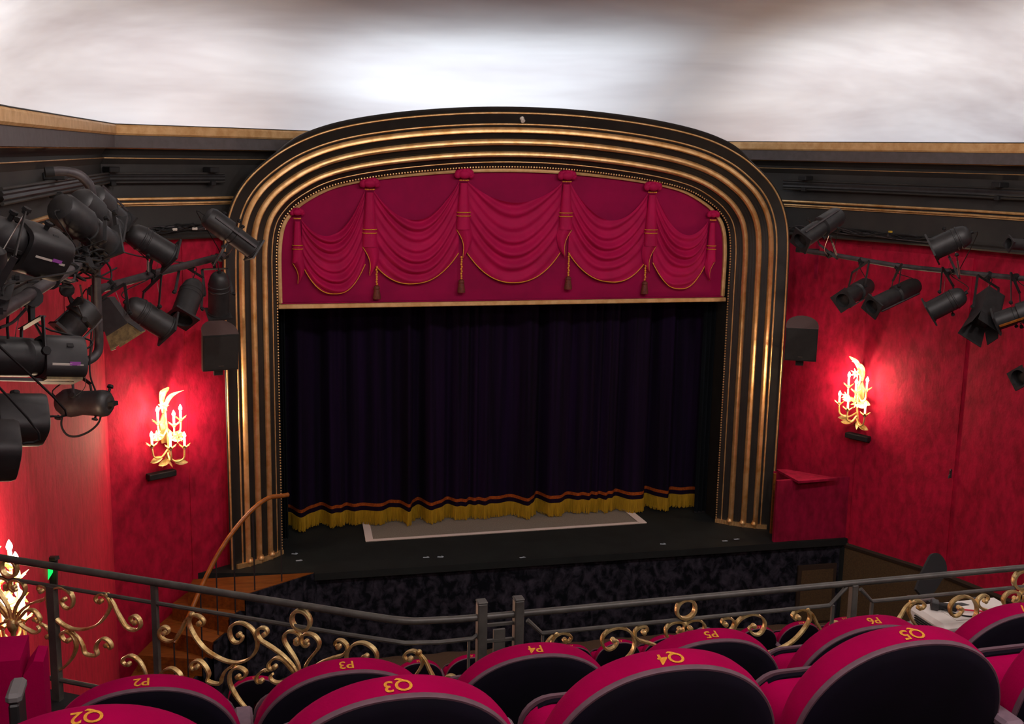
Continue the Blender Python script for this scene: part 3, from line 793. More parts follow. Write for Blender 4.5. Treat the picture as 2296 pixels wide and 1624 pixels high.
# ------------------------------------------------------------------ lighting rig
def pipe(name, pts, r, label, cat='pipe'):
    e = empty(name, pts[0], label, cat)
    MB().tube(pts, r, 12).build('tube', 'pipe', e, smooth=True)
    a, b = V(pts[0]), V(pts[-1])
    for p, q in ((V(pts[0]), V(pts[1])), (V(pts[-1]), V(pts[-2]))):
        t = (q - p).normalized(); MB().lathe(p - t * .01, t, [(0, r * 1.12), (.05, r * 1.12), (.06, r)], 12).build('end_cap', 'black_soft', e, smooth=40)
    return e
P1 = [(-4.684, -9.990, 4.411), (-4.637, -9.109, 4.395), (-4.628, -7.854, 4.355), (-4.591, -4.140, 4.245)]
pl_ = pipe('lighting_pipe', P1, .030, 'thick grey lighting pipe running along the left side wall towards the stage')
for tpos in (.30, .47, .62, .80):
    i = 1 if tpos < .45 else 2
    p = V(P1[1]).lerp(V(P1[3]), tpos)
    d = (V(P1[3]) - V(P1[1])).normalized()
    MB().lathe(p, d, [(-.02, .031), (-.02, .044), (.02, .044), (.02, .031)], 12, caps=False).build('clamp_band', 'black_soft', pl_)
P2 = [(-4.781, -3.745, 3.830), (-4.260, -2.512, 3.860), (-3.627, -1.306, 3.907)]
p2_ = pipe('lighting_pipe', P2, .037, 'dusty lighting pipe reaching from the bent riser to the left pillar')
P3 = [(3.502, -0.899, 3.910), (3.818, -1.363, 3.871), (4.218, -2.013, 3.809), (4.587, -2.697, 3.797), (4.945, -3.586, 3.804)]
p3_ = pipe('lighting_pipe', P3, .031, 'dark lighting pipe along the red wall right of the stage')
b = V(P3[0]); MB().bar(b, b - NRr * .45 + V((0, 0, -.02)), .05, .03).build('wall_bracket', 'black', p3_); MB().bar(b - NRr * .44 + V((0, 0, .1)), b - NRr * .44 + V((0, 0, -.40)), .05, .02, up=NRr).build('bracket_plate', 'box_velvet', p3_)
JP = cat_rom([(-4.900, -5.308, 4.861), (-4.797, -5.282, 4.868), (-4.706, -5.258, 4.850), (-4.651, -5.229, 4.803), (-4.621, -5.199, 4.730), (-4.616, -5.140, 4.496), (-4.627, -5.043, 4.161), (-4.638, -4.948, 3.815), (-4.644, -4.890, 3.559), (-4.666, -4.898, 3.482), (-4.715, -4.944, 3.447), (-4.782, -4.981, 3.435)], 4)
pipe('bent_riser_pipe', JP, .034, 'bent black riser pipe with curled ends in the left lamp cluster')

def plate(c, ax, sd, hw, rad, th=.02):
    # square holder plate with a round hole
    up = sd.cross(ax).normalized(); n = 24; mb = MB(); rows = []
    for (k, o, t) in ((0, 1, 0), (1, 1, 0), (1, 1, th), (0, 1, th)):
        r = []
        for j in range(n):
            a = 2 * PI * j / n + PI / 4; cs, sn = math.cos(a), math.sin(a)
            m = hw / max(abs(cs), abs(sn)) if k else rad
            r.append(c + sd * (cs * m) + up * (sn * m) + ax * t)
        rows.append(r)
    rows.append(rows[0])
    return mb.grid(rows, closed=True)
def lamp(label, rear, front, r, kind, hang, side=None, tag=None, group=None):
    R, F, H = V(rear), V(front), V(hang)
    ax = (F - R); L = ax.length; ax.normalize()
    c = R.lerp(F, .52)
    e = empty('stage_lamp', c, label, 'stage light', group or 'stage lamps on the pipes')
    hd = (H - c); hd = (hd - ax * hd.dot(ax))
    sd = ax.cross(hd).normalized() if hd.length > 1e-3 else ax.orthogonal()
    up = sd.cross(ax).normalized()
    if up.dot(H - c) < 0: up = -up
    if kind == 'par':
        MB().lathe(R, ax, [(0, r * .35), (L * .03, r * .62), (L * .10, r * .84), (L * .2, r * .96), (L * .27, r), (L * .28, r * 1.05), (L * .31, r * 1.05), (L * .32, r), (L * .38, r), (L * .39, r * 1.04), (L * .41, r * 1.04), (L * .42, r), (L * .94, r), (L * .94, r * 1.08), (L, r * 1.08), (L, r * .96), (L * .8, r * .93)], 20, caps=True).build('can', 'black', e, smooth=40)
        MB().lathe(R + ax * (L * .8), ax, [(0, r * .9), (.012, r * .8), (.022, r * .4)], 16).build('lens', 'lens', e, smooth=True)
        q = plate(F - ax * .012, ax, sd, r * 1.14, r * .95)
        q.build('gel_frame', 'black', e)
        MB().lathe(R - ax * .03, ax, [(0, .018), (.035, .022)], 8).build('rear_socket', 'black_soft', e)
    elif kind in ('profile', 'hood'):
        if kind == 'hood':
            # rounded box housing with a flat end, longer than it is tall
            rows = []
            for (t, k) in ((0, .86), (.004, .95), (.02, 1.0), (L * .44, 1.0), (L * .46, .97), (L * .47, .8)):
                q = []
                for j in range(28):
                    a = 2 * PI * j / 28; cs, sn = math.cos(a), math.sin(a)
                    q.append(R + ax * t + sd * (r * .92 * k * math.copysign(abs(cs) ** .55, cs)) + up * (r * k * math.copysign(abs(sn) ** .55, sn)))
                rows.append(q)
            mb = MB().grid(rows, closed=True); mb.f.append(tuple(range(27, -1, -1))); mb.build('lamp_housing', 'black', e, smooth=40)
            MB().bar(R + ax * .02 - up * r * 1.01, R + ax * L * .44 - up * r * 1.01, r * 1.1, .012, up=up).build('pale_tray', 'barn', e)
        else: MB().lathe(R, ax, [(0, r * .55), (.012, r * .8), (L * .08, r * .95), (L * .46, r), (L * .48, r * .8)], 4 if side == 'sq' else 14, side=sd).build('lamp_housing', 'black', e, smooth=35)
        MB().lathe(R + ax * (L * .46), ax, [(0, r * .78), (L * .10, r * .78), (L * .11, r * .86), (L * .50, r * .86), (L * .505, r * .95), (L * .54, r * .95), (L * .54, r * .75), (L * .45, r * .7)], 16).build('lens_tube', 'black', e, smooth=40)
        MB().lathe(R + ax * (L * .90), ax, [(0, r * .7), (.01, r * .6), (.016, r * .3)], 14).build('lens', 'lens', e, smooth=True)
        q = plate(F - ax * .012, ax, sd, r * .98, r * .72)
        q.build('gel_frame', 'black', e)
        MB().bar(R + ax * L * .1 - up * r * 1.02, F - ax * L * .06 - up * r * .98, .02, .014, up=up).build('slide_rail', 'handrail' if tag == 'rail' else 'pipe', e)
        MB().bar(R + ax * L * .5 + up * r * .82, R + ax * L * .95 + up * r * .9, .016, .012, up=up).build('top_rail', 'black', e)
        for s_ in (.25, .62):
            MB().lathe(R + ax * L * s_ + sd * r * .85, sd, [(0, .012), (.03, .012), (.03, .02), (.045, .02)], 8).build('knob', 'black_soft', e)
    elif kind == 'fresnel':
        MB().lathe(R, ax, [(0, r * .9), (.015, r * 1.15), (L * .62, r * 1.25), (L * .66, r * 1.32), (L * .7, r * 1.32)], 4, side=sd).build('housing', 'black', e, smooth=20)
        MB().lathe(R + ax * L * .66, ax, [(0, r * .85), (.02, r * .8), (.05, r * .4)], 16).build('lens', 'lens', e, smooth=True)
        y = r * .93
        for (d_, w2) in ((up, sd), (-up, sd), (sd, up), (-sd, up)):
            b0 = R + ax * L * .7 + d_ * y; b1 = b0 + ax * L * .30 + d_ * r * .35
            MB().prism([b0 - w2 * y, b0 + w2 * y, b1 + w2 * y * (1.25 if w2 is sd else .7), b1 - w2 * y * (1.25 if w2 is sd else .7)], d_ * .006).build('barn_door', 'barn' if tag == 'bright' and d_.z < .3 else 'black', e)
        MB().bar(R + ax * L * .05 + up * r * .93, R + ax * L * .6 + up * r * .99, r * .9, .03, up=up).build('vent_hood', 'black', e)
    elif kind == 'pear':
        MB().lathe(R, ax, [(-L * .03, r * .15), (0, r * .3), (L * .06, r * .68), (L * .16, r * .95), (L * .28, r * 1.02), (L * .38, r * .95), (L * .5, r * .84), (L * .7, r * .88), (L * .86, r * .95), (L * .94, r * .9), (L, r * .62), (L, r * .5)], 20).build('body', 'black', e, smooth=50)
        MB().lathe(R + ax * L * .97, ax, [(0, r * .5), (.012, r * .45), (.02, r * .2)], 12).build('lens', 'lens', e, smooth=True)
        MB().bar(F, F + ax * .05, .06, .03).build('snout', 'black_soft', e)
        for s_ in (.1, .8):
            MB().lathe(R + ax * L * s_ - up * r * .95, -up, [(0, .008), (.02, .008), (.02, .022), (.03, .022)], 8).build('knob', 'black_soft', e)
        MB().lathe(R + ax * L * .93 + up * r * .9, up, [(0, .01), (.03, .01), (.03, .024), (.05, .02)], 8).build('wing_nut', 'black_soft', e)
    if tag == 'sticker':
        toc = V((-3.855, -13.9, 5.05)) - c; sv = (toc - ax * toc.dot(ax)).normalized(); tv = ax.cross(sv)
        for (a0, b0, w2, h2, m_) in ((.16, -.1, .05, .016, 'pink'), (.30, -.12, .09, .010, 'label'), (.10, -.14, .03, .010, 'label'), (.2, .35, .03, .03, 'black_soft')):
            p = R + ax * L * a0 + (sv * math.cos(b0 * 2) + tv * math.sin(b0 * 2)) * (r * .99)
            nn_ = (sv * math.cos(b0 * 2) + tv * math.sin(b0 * 2)); t2 = ax.cross(nn_)
            MB().prism([p - ax * w2 / 2 - t2 * h2 / 2, p + ax * w2 / 2 - t2 * h2 / 2, p + ax * w2 / 2 + t2 * h2 / 2, p - ax * w2 / 2 + t2 * h2 / 2], nn_ * .004).build('sticker' if m_ != 'black_soft' else 'catch', m_, e)
    # yoke, clamp, safety cable
    yr = r * (1.3 if kind != 'fresnel' else 1.18)
    top = H - (H - c).normalized() * .10
    yk = MB()
    sh = top - (top - c).normalized() * .02
    yk.bar(c + sd * yr, sh + sd * yr * .92, .006, .028, up=sd, bev=0); yk.bar(c - sd * yr, sh - sd * yr * .92, .006, .028, up=sd); yk.bar(sh + sd * yr * .95, sh - sd * yr * .95, .028, .006, up=(H - c))
    yo = yk.build('yoke', 'black', e)
    for s_ in (-1, 1):
        MB().lathe(c + sd * s_ * (yr - .005), sd * s_, [(0, .016), (.012, .016), (.014, .022), (.03, .02)], 8).build('yoke_knob', 'black_soft', yo)
    if tag == 'label': MB().prism([V(q) + sd * .006 for q in (c.lerp(sh, .25) + sd * yr - ax * .012, c.lerp(sh, .25) + sd * yr + ax * .012, c.lerp(sh, .8) + sd * yr * .96 + ax * .012, c.lerp(sh, .8) + sd * yr * .96 - ax * .012)], sd * .002).build('paper_label', 'label', yo); MB().prism([V(q) - sd * .006 for q in (c.lerp(sh, .25) - sd * yr - ax * .012, c.lerp(sh, .25) - sd * yr + ax * .012, c.lerp(sh, .8) - sd * yr * .96 + ax * .012, c.lerp(sh, .8) - sd * yr * .96 - ax * .012)], -sd * .002).build('paper_label', 'label', yo)
    ck = MB(); ck.bar(sh, H, .03, .022, up=ax); k = [H + (up * math.cos(a) + (H - c).normalized().cross(up if abs(up.dot((H - c).normalized())) < .95 else sd) * 0 + ax * math.sin(a)) * .042 for a in [2 * PI * j / 10 for j in range(10)]]
    ck.tube(k, .008, 5, closed=True)
    ck.lathe(H - sd * .02, sd, [(0, .05), (.04, .05)], 10)
    ck.build('hook_clamp', 'black_soft', e, smooth=30)
    cb = cat_rom([R + up * r * .3, R + up * r * .9 - ax * .06, sh + sd * .04 - ax * .05, H + sd * .03 + up * .03], 4)
    MB().tube(cb, .005, 5).build('power_cable', 'black_soft', e)
    mid = (c + H) / 2 + ax * .06 + sd * .05
    MB().tube(cat_rom([c + sd * yr * .9, mid - V((0, 0, .04)), H + ax * .03], 4), .0028, 4).build('safety_wire', 'chrome', e)
    return e
LR_ = 'stage lamps of the left cluster'; RR_ = 'stage lamps on the right pipe'
# left cluster
lamp('front lamp of the three stacked profile lamps under the curled pipe', (-4.713, -6.345, 4.677), (-4.472, -5.936, 4.405), .112, 'profile', (-4.565, -6.348, 4.321), group=LR_)
lamp('middle lamp of the three stacked profile lamps under the curled pipe', (-4.669, -5.720, 4.697), (-4.470, -5.452, 4.454), .11, 'profile', (-4.523, -5.626, 4.297), group=LR_)
lamp('rearmost lamp of the three stacked profile lamps under the curled pipe', (-4.638, -5.095, 4.697), (-4.462, -4.817, 4.477), .11, 'profile', (-4.544, -4.781, 4.271), group=LR_)
lamp('grey topped profile lamp above the thick pipe with violet sticker', (-4.526, -8.165, 4.531), (-4.874, -8.513, 4.688), .12, 'hood', (-4.647, -9.148, 4.457), tag='sticker', group=LR_)
lamp('dark upright lamp cut off by the picture edge beside the grey topped lamp', (-4.680, -8.894, 4.632), (-4.688, -8.835, 4.377), .05, 'profile', (-4.659, -9.367, 4.395), group=LR_)
lamp('long square profile lamp hung under the thick pipe with wide yoke', (-4.429, -8.335, 4.059), (-4.797, -8.538, 4.118), .103, 'hood', (-4.628, -8.329, 4.353), tag='sticker', group=LR_)
lamp('upper of the two big rounded lamp noses at the picture edge', (-4.522, -8.918, 3.907), (-4.917, -9.064, 3.953), .105, 'hood', (-4.652, -9.580, 4.397), group=LR_)
lamp('lower and nearer of the two big rounded lamp noses at the picture edge', (-4.553, -9.436, 3.913), (-4.907, -9.541, 3.958), .105, 'hood', (-4.671, -9.785, 4.399), group=LR_)
pr = lamp('black pear shaped lamp with a hanging cable loop against the red wall', (-4.931, -5.199, 3.182), (-4.545, -5.407, 3.205), .105, 'pear', (-4.771, -5.086, 3.450), group=LR_)
MB().tube(cat_rom([(-4.886, -5.279, 3.107), (-4.895, -5.292, 3.027), (-4.859, -5.314, 2.963), (-4.790, -5.335, 2.952), (-4.701, -5.353, 2.989), (-4.636, -5.359, 3.048), (-4.612, -5.354, 3.112)], 5), .008, 6).build('cable_loop', 'black_soft', pr, smooth=True)
lamp('scoop shaped lamp tilted down left of the bent riser', (-4.630, -5.454, 3.936), (-4.807, -5.547, 3.750), .115, 'profile', (-4.786, -5.495, 4.051), group=LR_)
lamp('box lamp with open barn doors in highlight tan right of the bent riser', (-4.677, -4.099, 3.786), (-4.476, -4.163, 3.463), .11, 'fresnel', (-4.635, -3.466, 3.845), tag='bright', group=LR_)
lamp('black can lamp with a white label standing above the dusty pipe', (-4.510, -2.993, 4.289), (-4.146, -2.877, 4.044), .115, 'par', (-4.343, -2.699, 3.863), tag='label', group=LR_)
lamp('profile lamp hung below the middle of the dusty pipe', (-4.538, -3.213, 3.652), (-4.187, -3.097, 3.390), .115, 'par', (-4.321, -2.657, 3.842), group=LR_)
lamp('can lamp pointing down with its dark mouth open', (-3.940, -2.307, 3.738), (-4.077, -2.646, 3.422), .115, 'par', (-3.964, -1.854, 3.862), group=LR_)
lamp('upright can lamp beside the left pillar above the loudspeaker', (-3.700, -1.839, 3.775), (-3.718, -1.657, 3.320), .11, 'par', (-3.756, -1.486, 3.882), group=LR_)
lamp('profile lamp in front of the left curve of the arch', (-3.818, -2.319, 4.400), (-3.357, -2.200, 4.037), .115, 'profile', (-3.699, -1.446, 3.897), group=LR_)
# right pipe
lamp('profile lamp above the right end pipe beside the arch', (3.461, -1.900, 4.409), (2.853, -2.104, 4.119), .125, 'profile', (3.737, -1.286, 3.881), tag='label', group=RR_)
lamp('can lamp with a white label standing above the right pipe', (4.237, -3.296, 4.298), (3.921, -3.089, 4.096), .125, 'par', (4.575, -2.640, 3.801), tag='label', group=RR_)
lamp('square mouthed lamp nearest the arch below the right pipe', (3.935, -1.877, 3.559), (3.363, -2.271, 3.433), .115, 'profile', (3.983, -1.628, 3.828), group=RR_)
lamp('long profile lamp second from the arch below the right pipe', (4.317, -2.291, 3.602), (3.574, -2.548, 3.393), .115, 'profile', (4.238, -2.020, 3.799), group=RR_)
lamp('can lamp hung below the right pipe under the labelled lamp', (4.291, -3.230, 3.622), (3.991, -3.033, 3.390), .115, 'par', (4.531, -2.578, 3.790), group=RR_)
lamp('box lamp with black barn doors facing down below the right pipe', (4.501, -3.391, 3.629), (4.166, -3.689, 3.247), .13, 'fresnel', (4.718, -3.050, 3.797), group=RR_)
lamp('grey brown profile lamp leaving the picture below the right pipe', (4.579, -4.056, 3.579), (4.268, -3.796, 3.386), .115, 'profile', (4.831, -3.343, 3.808), tag='rail', group=RR_)
lamp('small black lamp half cut off by the right picture edge', (4.627, -4.198, 2.905), (4.211, -4.300, 2.877), .09, 'par', (4.712, -3.951, 3.217), group=RR_)
lamp('dim lamp nose on the frieze ledge at the right picture edge', (4.810, -3.791, 4.191), (4.361, -3.768, 4.218), .06, 'par', (4.878, -3.646, 3.947), group=RR_)

# flat lighting tracks on the frieze
def track(pl, d, z0, z1, label, brs, cut0, cut1):
    q = offset_line(pl, d); q[0] = q[0].lerp(q[1], cut0)
    q = q[:-1] + [q[-2].lerp(q[-1], cut1)]
    e = empty('lighting_track', (q[0].x, q[0].y, z0), label, 'track')
    for z, r in ((z0, .013), (z1, .013)):
        MB().tube([(p.x, p.y, z) for p in q], r, 8).build('track_rail', 'frieze', e, smooth=True)
    mb = MB(); prof = [(0, z0 + .012), (.014, z0 + .03), (.006, z0 + .05), (.014, z1 - .03), (0, z1 - .012)]
    n2 = [offset_line(q, o) for o, z in prof]
    mb.grid([[(p.x, p.y, prof[i][1]) for p in r] for i, r in enumerate(n2)]); mb.build('track_body', 'black', e)
    for (u, seg) in brs:
        p = q[seg].lerp(q[seg + 1], u); t = (q[seg + 1] - q[seg]).normalized(); n = V((-t.y, t.x))
        w0 = V((p.x, p.y, z1 + .04))
        R = Matrix((V((t.x, t.y, 0)), V((n.x, n.y, 0)), V((0, 0, 1)))).transposed()
        MB().box(w0, (.12, .17, .06), R, .008).build('bracket', 'black_soft', e)
        MB().box(w0 - V((0, 0, .15)), (.06, .10, .05), R, .006).build('lower_clip', 'black_soft', e)
    return e
track([A0, A1, A2], .16, 4.67, 4.765, 'flat black lighting track on the frieze left of the arch', [(.12, 0), (.98, 0), (.62, 1)], .06, 1.0)
track([B0, B1, B2, (5.5, -5)], .16, 4.655, 4.765, 'flat black lighting track on the frieze right of the arch', [(.13, 0), (.35, 1)], .02, .6)

# loose cables
def cables(label, runs, r=.006, m='black_soft', extra=None):
    e = empty('cable_bundle', runs[0][0], label, 'cables')
    for k, c in enumerate(runs):
        MB().tube(cat_rom(c, 5), r, 5).build('cable', m if k % 4 else 'pipe', e, smooth=True)
    for p in (extra or []):
        MB().box(p, (.06, .04, .03), bev=.005).build('connector', 'label', e)
    return e
random.seed(3)
def loops(path, n, amp):
    out = []
    for k in range(n):
        a = random.uniform(0, .5); b = random.uniform(.55, 1.0); pts = []
        for j in range(7):
            t = a + (b - a) * j / 6; i = min(int(t * (len(path) - 1)), len(path) - 2); f = t * (len(path) - 1) - i
            p = V(path[i]).lerp(V(path[i + 1]), f)
            pts.append(p + V((random.uniform(-1, 1), random.uniform(-1, 1), random.uniform(-1, .5))) * amp)
        out.append(pts)
    return out
cables('tangle of black cables over the thick pipe in the left lamp cluster', loops([(-4.765, -7.437, 4.404), (-4.703, -6.619, 4.361), (-4.599, -5.812, 4.314), (-4.579, -4.557, 4.287)], 16, .16), .007)
cables('loose cables drooping between the lamps and the left wall', [[(-4.652, -5.938, 4.133), (-4.679, -5.444, 3.917), (-4.652, -5.174, 3.714), (-4.690, -5.099, 3.501)], [(-4.658, -5.111, 4.037), (-4.682, -4.949, 3.748), (-4.709, -5.011, 3.383), (-4.649, -5.262, 3.262)], [(-4.680, -8.118, 4.279), (-4.665, -8.031, 4.201), (-4.646, -7.946, 4.121)], [(-4.699, -8.527, 4.315), (-4.705, -8.537, 4.257), (-4.703, -8.549, 4.198)], [(-4.593, -3.934, 4.213), (-4.463, -3.151, 4.083), (-4.218, -2.399, 3.957), (-3.973, -1.849, 3.880)], [(-4.665, -8.960, 4.310), (-4.661, -8.649, 4.288), (-4.664, -8.225, 4.293)]], .007)
lc = offset_line([A0, A1, A2], .16)
cables('black cables heaped on the frieze ledge left of the arch', loops([(lc[0].x, lc[0].y, 4.15), (lc[0].lerp(lc[1], .3).x, lc[0].lerp(lc[1], .3).y, 4.19), (lc[0].lerp(lc[1], .7).x, lc[0].lerp(lc[1], .7).y, 4.16), (lc[1].x, lc[1].y, 4.13)], 14, .05), .008, extra=[(lc[0].lerp(lc[1], t).x, lc[0].lerp(lc[1], t).y - .03, 4.15) for t in (.12, .22, .33, .5)])
rc = offset_line([B0, B1, B2], .16)
cables('black cables heaped on the frieze ledge right of the arch', loops([(rc[0].x, rc[0].y, 4.13), (rc[0].lerp(rc[1], .3).x, rc[0].lerp(rc[1], .3).y, 4.16), (rc[0].lerp(rc[1], .7).x, rc[0].lerp(rc[1], .7).y, 4.13), (rc[1].x, rc[1].y, 4.13)], 14, .05), .008)
dk = empty('cable_box', (rc[0].lerp(rc[1], .62).x, rc[0].lerp(rc[1], .62).y, 4.13), 'tiny yellow capped junction box on the right frieze ledge', 'junction box')
MB().box((rc[0].lerp(rc[1], .62).x, rc[0].lerp(rc[1], .62).y, 4.14), (.09, .06, .05), bev=.006).build('case', 'black', dk); MB().box((rc[0].lerp(rc[1], .62).x, rc[0].lerp(rc[1], .62).y - .01, 4.175), (.04, .04, .025), bev=.004).build('cap', 'yellow', dk)

# ------------------------------------------------------------------ balcony front: railing with gilded scrollwork
GA, GB = V((-3.25, -10.262, 0)), V((-4.58, -9.38, 0))
GT = (GB - GA).normalized(); GN = V((GT.y, -GT.x, 0))
if GN.y > 0: GN = -GN
def left_pt(s, z): return GA + GT * s + V((0, 0, z))
def right_pt(s, z): return V((-2.181 - s, -10.3, z))
br = empty('balcony_railing', (-3.25, -10.27, 2.9), 'dark balcony railing with gilded scrollwork panels in front of the seats', 'railing')
zt, zm, zb = 3.455, 3.373, 2.985
top = [left_pt(s, zt) for s in (2.6, 1.9, 1.30, .8, .3, .12)] + [V((-3.22, -10.272, zt)), V((-3.10, -10.292, zt)), V((-2.98, -10.3, zt)), V((-2.8, -10.3, zt)), V((-1.5, -10.3, zt)), V((-.2, -10.3, zt)), V((1.6, -10.3, zt)), V((4.0, -10.3, zt))]
MB().tube(cat_rom(top, 4), [.0145] * 13 + [.0135] * 12 + [.0125] * 28, 10).build('top_rail', 'rail', br, smooth=True)
def rail(name, pts, r):
    MB().tube(pts, r, 8).build(name, 'rail', br, smooth=True)
P345 = .369 + .613
rail('mid_rail', [left_pt(s, zm) for s in (2.6, 1.6, P345)], .0085)
rail('mid_rail', [left_pt(s, zm) for s in (P345, .6, .2)] + [V((-3.22, -10.272, zm)), V((-3.10, -10.292, zm)), V((-2.986, -10.3, zm + .005)), V((-2.946, -10.3, zm + .035))], .0085)
for (a, b) in ((-2.818, -1.485), (-1.485, -.02), (-.02, 1.44)):
    rail('mid_rail', [V((a + .03, -10.3, zm + .055)), V((a + .085, -10.3, zm)), V((b - .10, -10.3, zm)), V((b - .03, -10.3, zm + .07))], .0085)
rail('bottom_rail', [left_pt(s, zb) for s in (2.6, 1.2, .1)] + [V((-3.1, -10.3, zb)), V((4.0, -10.3, zb))], .010)
for s, z1, wd in ((P345, zt, .022), (1.45, zm, .034)):
    p = left_pt(s, 0)
    MB().bar(p + V((0, 0, 2.86)), p + V((0, 0, z1)), wd, wd * .8, up=GN).build('post', 'rail', br)
for x in (-2.955, -2.822):
    MB().box((x, -10.3, 3.18), (.034, .040, .66), bev=.004).build('post', 'rail', br)
    MB().box((x, -10.3, 3.513), (.036, .042, .008), bev=.003).build('post_cap', 'rail', br)
MB().box((-2.888, -10.29, 3.15), (.042, .012, .5)).build('gate_plate', 'rail', br)
for z in (3.42, 3.36, 3.30, 3.21):
    MB().box((-2.888, -10.292, z), (.10, .012, .010)).build('cross_bar', 'rail', br)
for x in (-1.485, -.02, 1.44):
    MB().box((x, -10.3, 3.15), (.026, .03, .60), bev=.003).build('post', 'rail', br)
    for sg in (-1, 1):
        MB().bar((x + sg * .085, -10.3, 2.88), (x + sg * .085, -10.3, zm), .011, .011).build('side_rod', 'rail', br)
for x in (-3.0, -2.73):
    MB().bar((x, -10.3, 2.88), (x, -10.3, zm), .009, .009).build('side_rod', 'rail', br)


SCROLLS = {
 'scroll': [[(0.255, 3.304), (0.239, 3.297), (0.252, 3.275), (0.275, 3.270), (0.291, 3.287), (0.295, 3.316), (0.278, 3.340), (0.243, 3.352), (0.206, 3.339), (0.184, 3.309), (0.179, 3.275), (0.191, 3.243), (0.221, 3.212), (0.262, 3.193), (0.299, 3.189), (0.347, 3.198), (0.399, 3.221), (0.435, 3.255), (0.458, 3.289), (0.468, 3.315), (0.460, 3.339), (0.439, 3.352), (0.416, 3.347), (0.401, 3.331), (0.410, 3.316), (0.423, 3.321)],
   [(0.454, 3.350), (0.478, 3.328), (0.498, 3.290), (0.519, 3.256), (0.533, 3.239), (0.558, 3.228), (0.585, 3.233), (0.599, 3.253), (0.592, 3.275), (0.575, 3.285), (0.556, 3.277), (0.561, 3.261), (0.576, 3.259)],
   [(0.017, 3.187), (0.037, 3.218), (0.073, 3.249), (0.114, 3.272), (0.145, 3.286), (0.165, 3.295), (0.179, 3.313), (0.179, 3.332), (0.162, 3.346), (0.142, 3.345), (0.135, 3.330), (0.148, 3.322)],
   [(0.007, 3.188), (0.015, 3.226), (0.032, 3.256), (0.052, 3.282), (0.066, 3.302), (0.071, 3.322), (0.064, 3.338), (0.046, 3.350), (0.020, 3.350), (0.003, 3.338), (0.001, 3.319), (0.014, 3.304), (0.027, 3.308), (0.019, 3.320)],
   [(0.025, 3.182), (0.045, 3.204), (0.073, 3.232), (0.102, 3.238), (0.124, 3.224), (0.135, 3.206), (0.132, 3.193), (0.120, 3.191), (0.110, 3.202)],
   [(0.118, 3.174), (0.129, 3.162), (0.122, 3.148), (0.101, 3.143), (0.075, 3.150), (0.046, 3.161), (0.027, 3.174)],
   [(0.134, 3.185), (0.157, 3.180), (0.179, 3.161), (0.187, 3.142), (0.180, 3.129), (0.167, 3.138)],
   [(0.264, 3.137), (0.255, 3.130), (0.238, 3.140), (0.231, 3.160), (0.250, 3.172), (0.270, 3.171), (0.290, 3.157), (0.300, 3.133), (0.297, 3.103), (0.281, 3.071), (0.256, 3.040), (0.230, 3.016), (0.213, 3.005)],
   [(0.285, 3.177), (0.315, 3.153), (0.331, 3.126), (0.343, 3.095), (0.394, 3.097), (0.389, 3.126), (0.402, 3.153), (0.426, 3.172), (0.453, 3.165), (0.465, 3.145), (0.456, 3.134), (0.440, 3.146)],
   [(0.538, 3.085), (0.526, 3.078), (0.510, 3.089), (0.517, 3.106), (0.540, 3.120), (0.566, 3.119), (0.592, 3.101), (0.609, 3.074), (0.618, 3.040)]],
}
BEADS = [(0.127, 3.277), (0.138, 3.281), (0.149, 3.286), (0.140, 3.184), (0.149, 3.181), (0.448, 3.349), (0.277, 3.182)]
def place(fn, sc, mir, dz):
    return lambda s, z: fn(s * sc * mir, z + dz)
def panel(fn, s0, sc, dz, nrm, cut=99):
    f0 = lambda s, z: fn(s0 + s * 1.0, z + dz)
    rg_ = MB()
    R_ = []
    for k in range(28):
        a = 2 * PI * k / 28; R_.append(f0(.036 * math.cos(a), 3.398 + .036 * math.sin(a)))
    nn = V(nrm).normalized(); vs = []
    for k in range(28):
        a = 2 * PI * k / 28
        for (o, rr) in ((-.012, .032), (-.012, .041), (-.006, .0435), (.006, .0435), (.012, .041), (.012, .032)):
            vs.append(f0(rr * math.cos(a), 3.398 + rr * math.sin(a)) + nn * o)
    fs = []
    for k in range(28):
        j = (k + 1) % 28
        for q in range(6):
            fs.append((k * 6 + q, k * 6 + (q + 1) % 6, j * 6 + (q + 1) % 6, j * 6 + q))
    rg_.add(vs, fs).build('gilt_ring', 'gold_scroll', br, smooth=50)
    for mir in (1, -1):
        for idx, pl in enumerate(SCROLLS['scroll']):
            pts = [f0(s * sc * mir, z) for (s, z) in pl]
            if max(abs(s) for s, z in pl) * sc > cut: continue
            c = cat_rom(pts, 5); m = len(c)
            ws_ = [.55 + .45 * min(1, min(k, m - 1 - k) / 14) for k in range(m)]
            mb = MB().ribbon(c, nrm, .022, .0085, ws_)
            for e_ in ((0, -1) if idx in (0, 1) else (-1,)) if idx not in (7, 9) else (0,):
                mb.lathe(c[e_] - nn * .012, nn, [(0, .005), (.003, .0095), (.021, .0095), (.024, .005)], 10)
            mb.build('gilt_scroll', 'gold_scroll', br, smooth=50)
        for (s, z) in BEADS:
            MB().ball(f0(s * sc * mir, z), .0085, 8, 5, (1.1, 1.1, .8)).build('scroll_collar', 'gold_scroll', br, smooth=True)
    f_ = f0(0, 3.18)
    MB().lathe(f0(0, 3.185), (0, 0, -1), [(0, .016), (.02, .024), (.04, .02), (.06, .010), (.19, .008)], 10).build('fan_base', 'gold_scroll', br, smooth=50)
panel(left_pt, .369, 1.0, 0.0, GN)
panel(left_pt, .369 + 1.28, 1.0, 0.022, GN)
panel(right_pt, 0.0, 1.10, 0.016, (0, -1, 0))
panel(right_pt, -1.46, 1.10, 0.006, (0, -1, 0))
panel(right_pt, -2.92, 1.10, 0.006, (0, -1, 0))
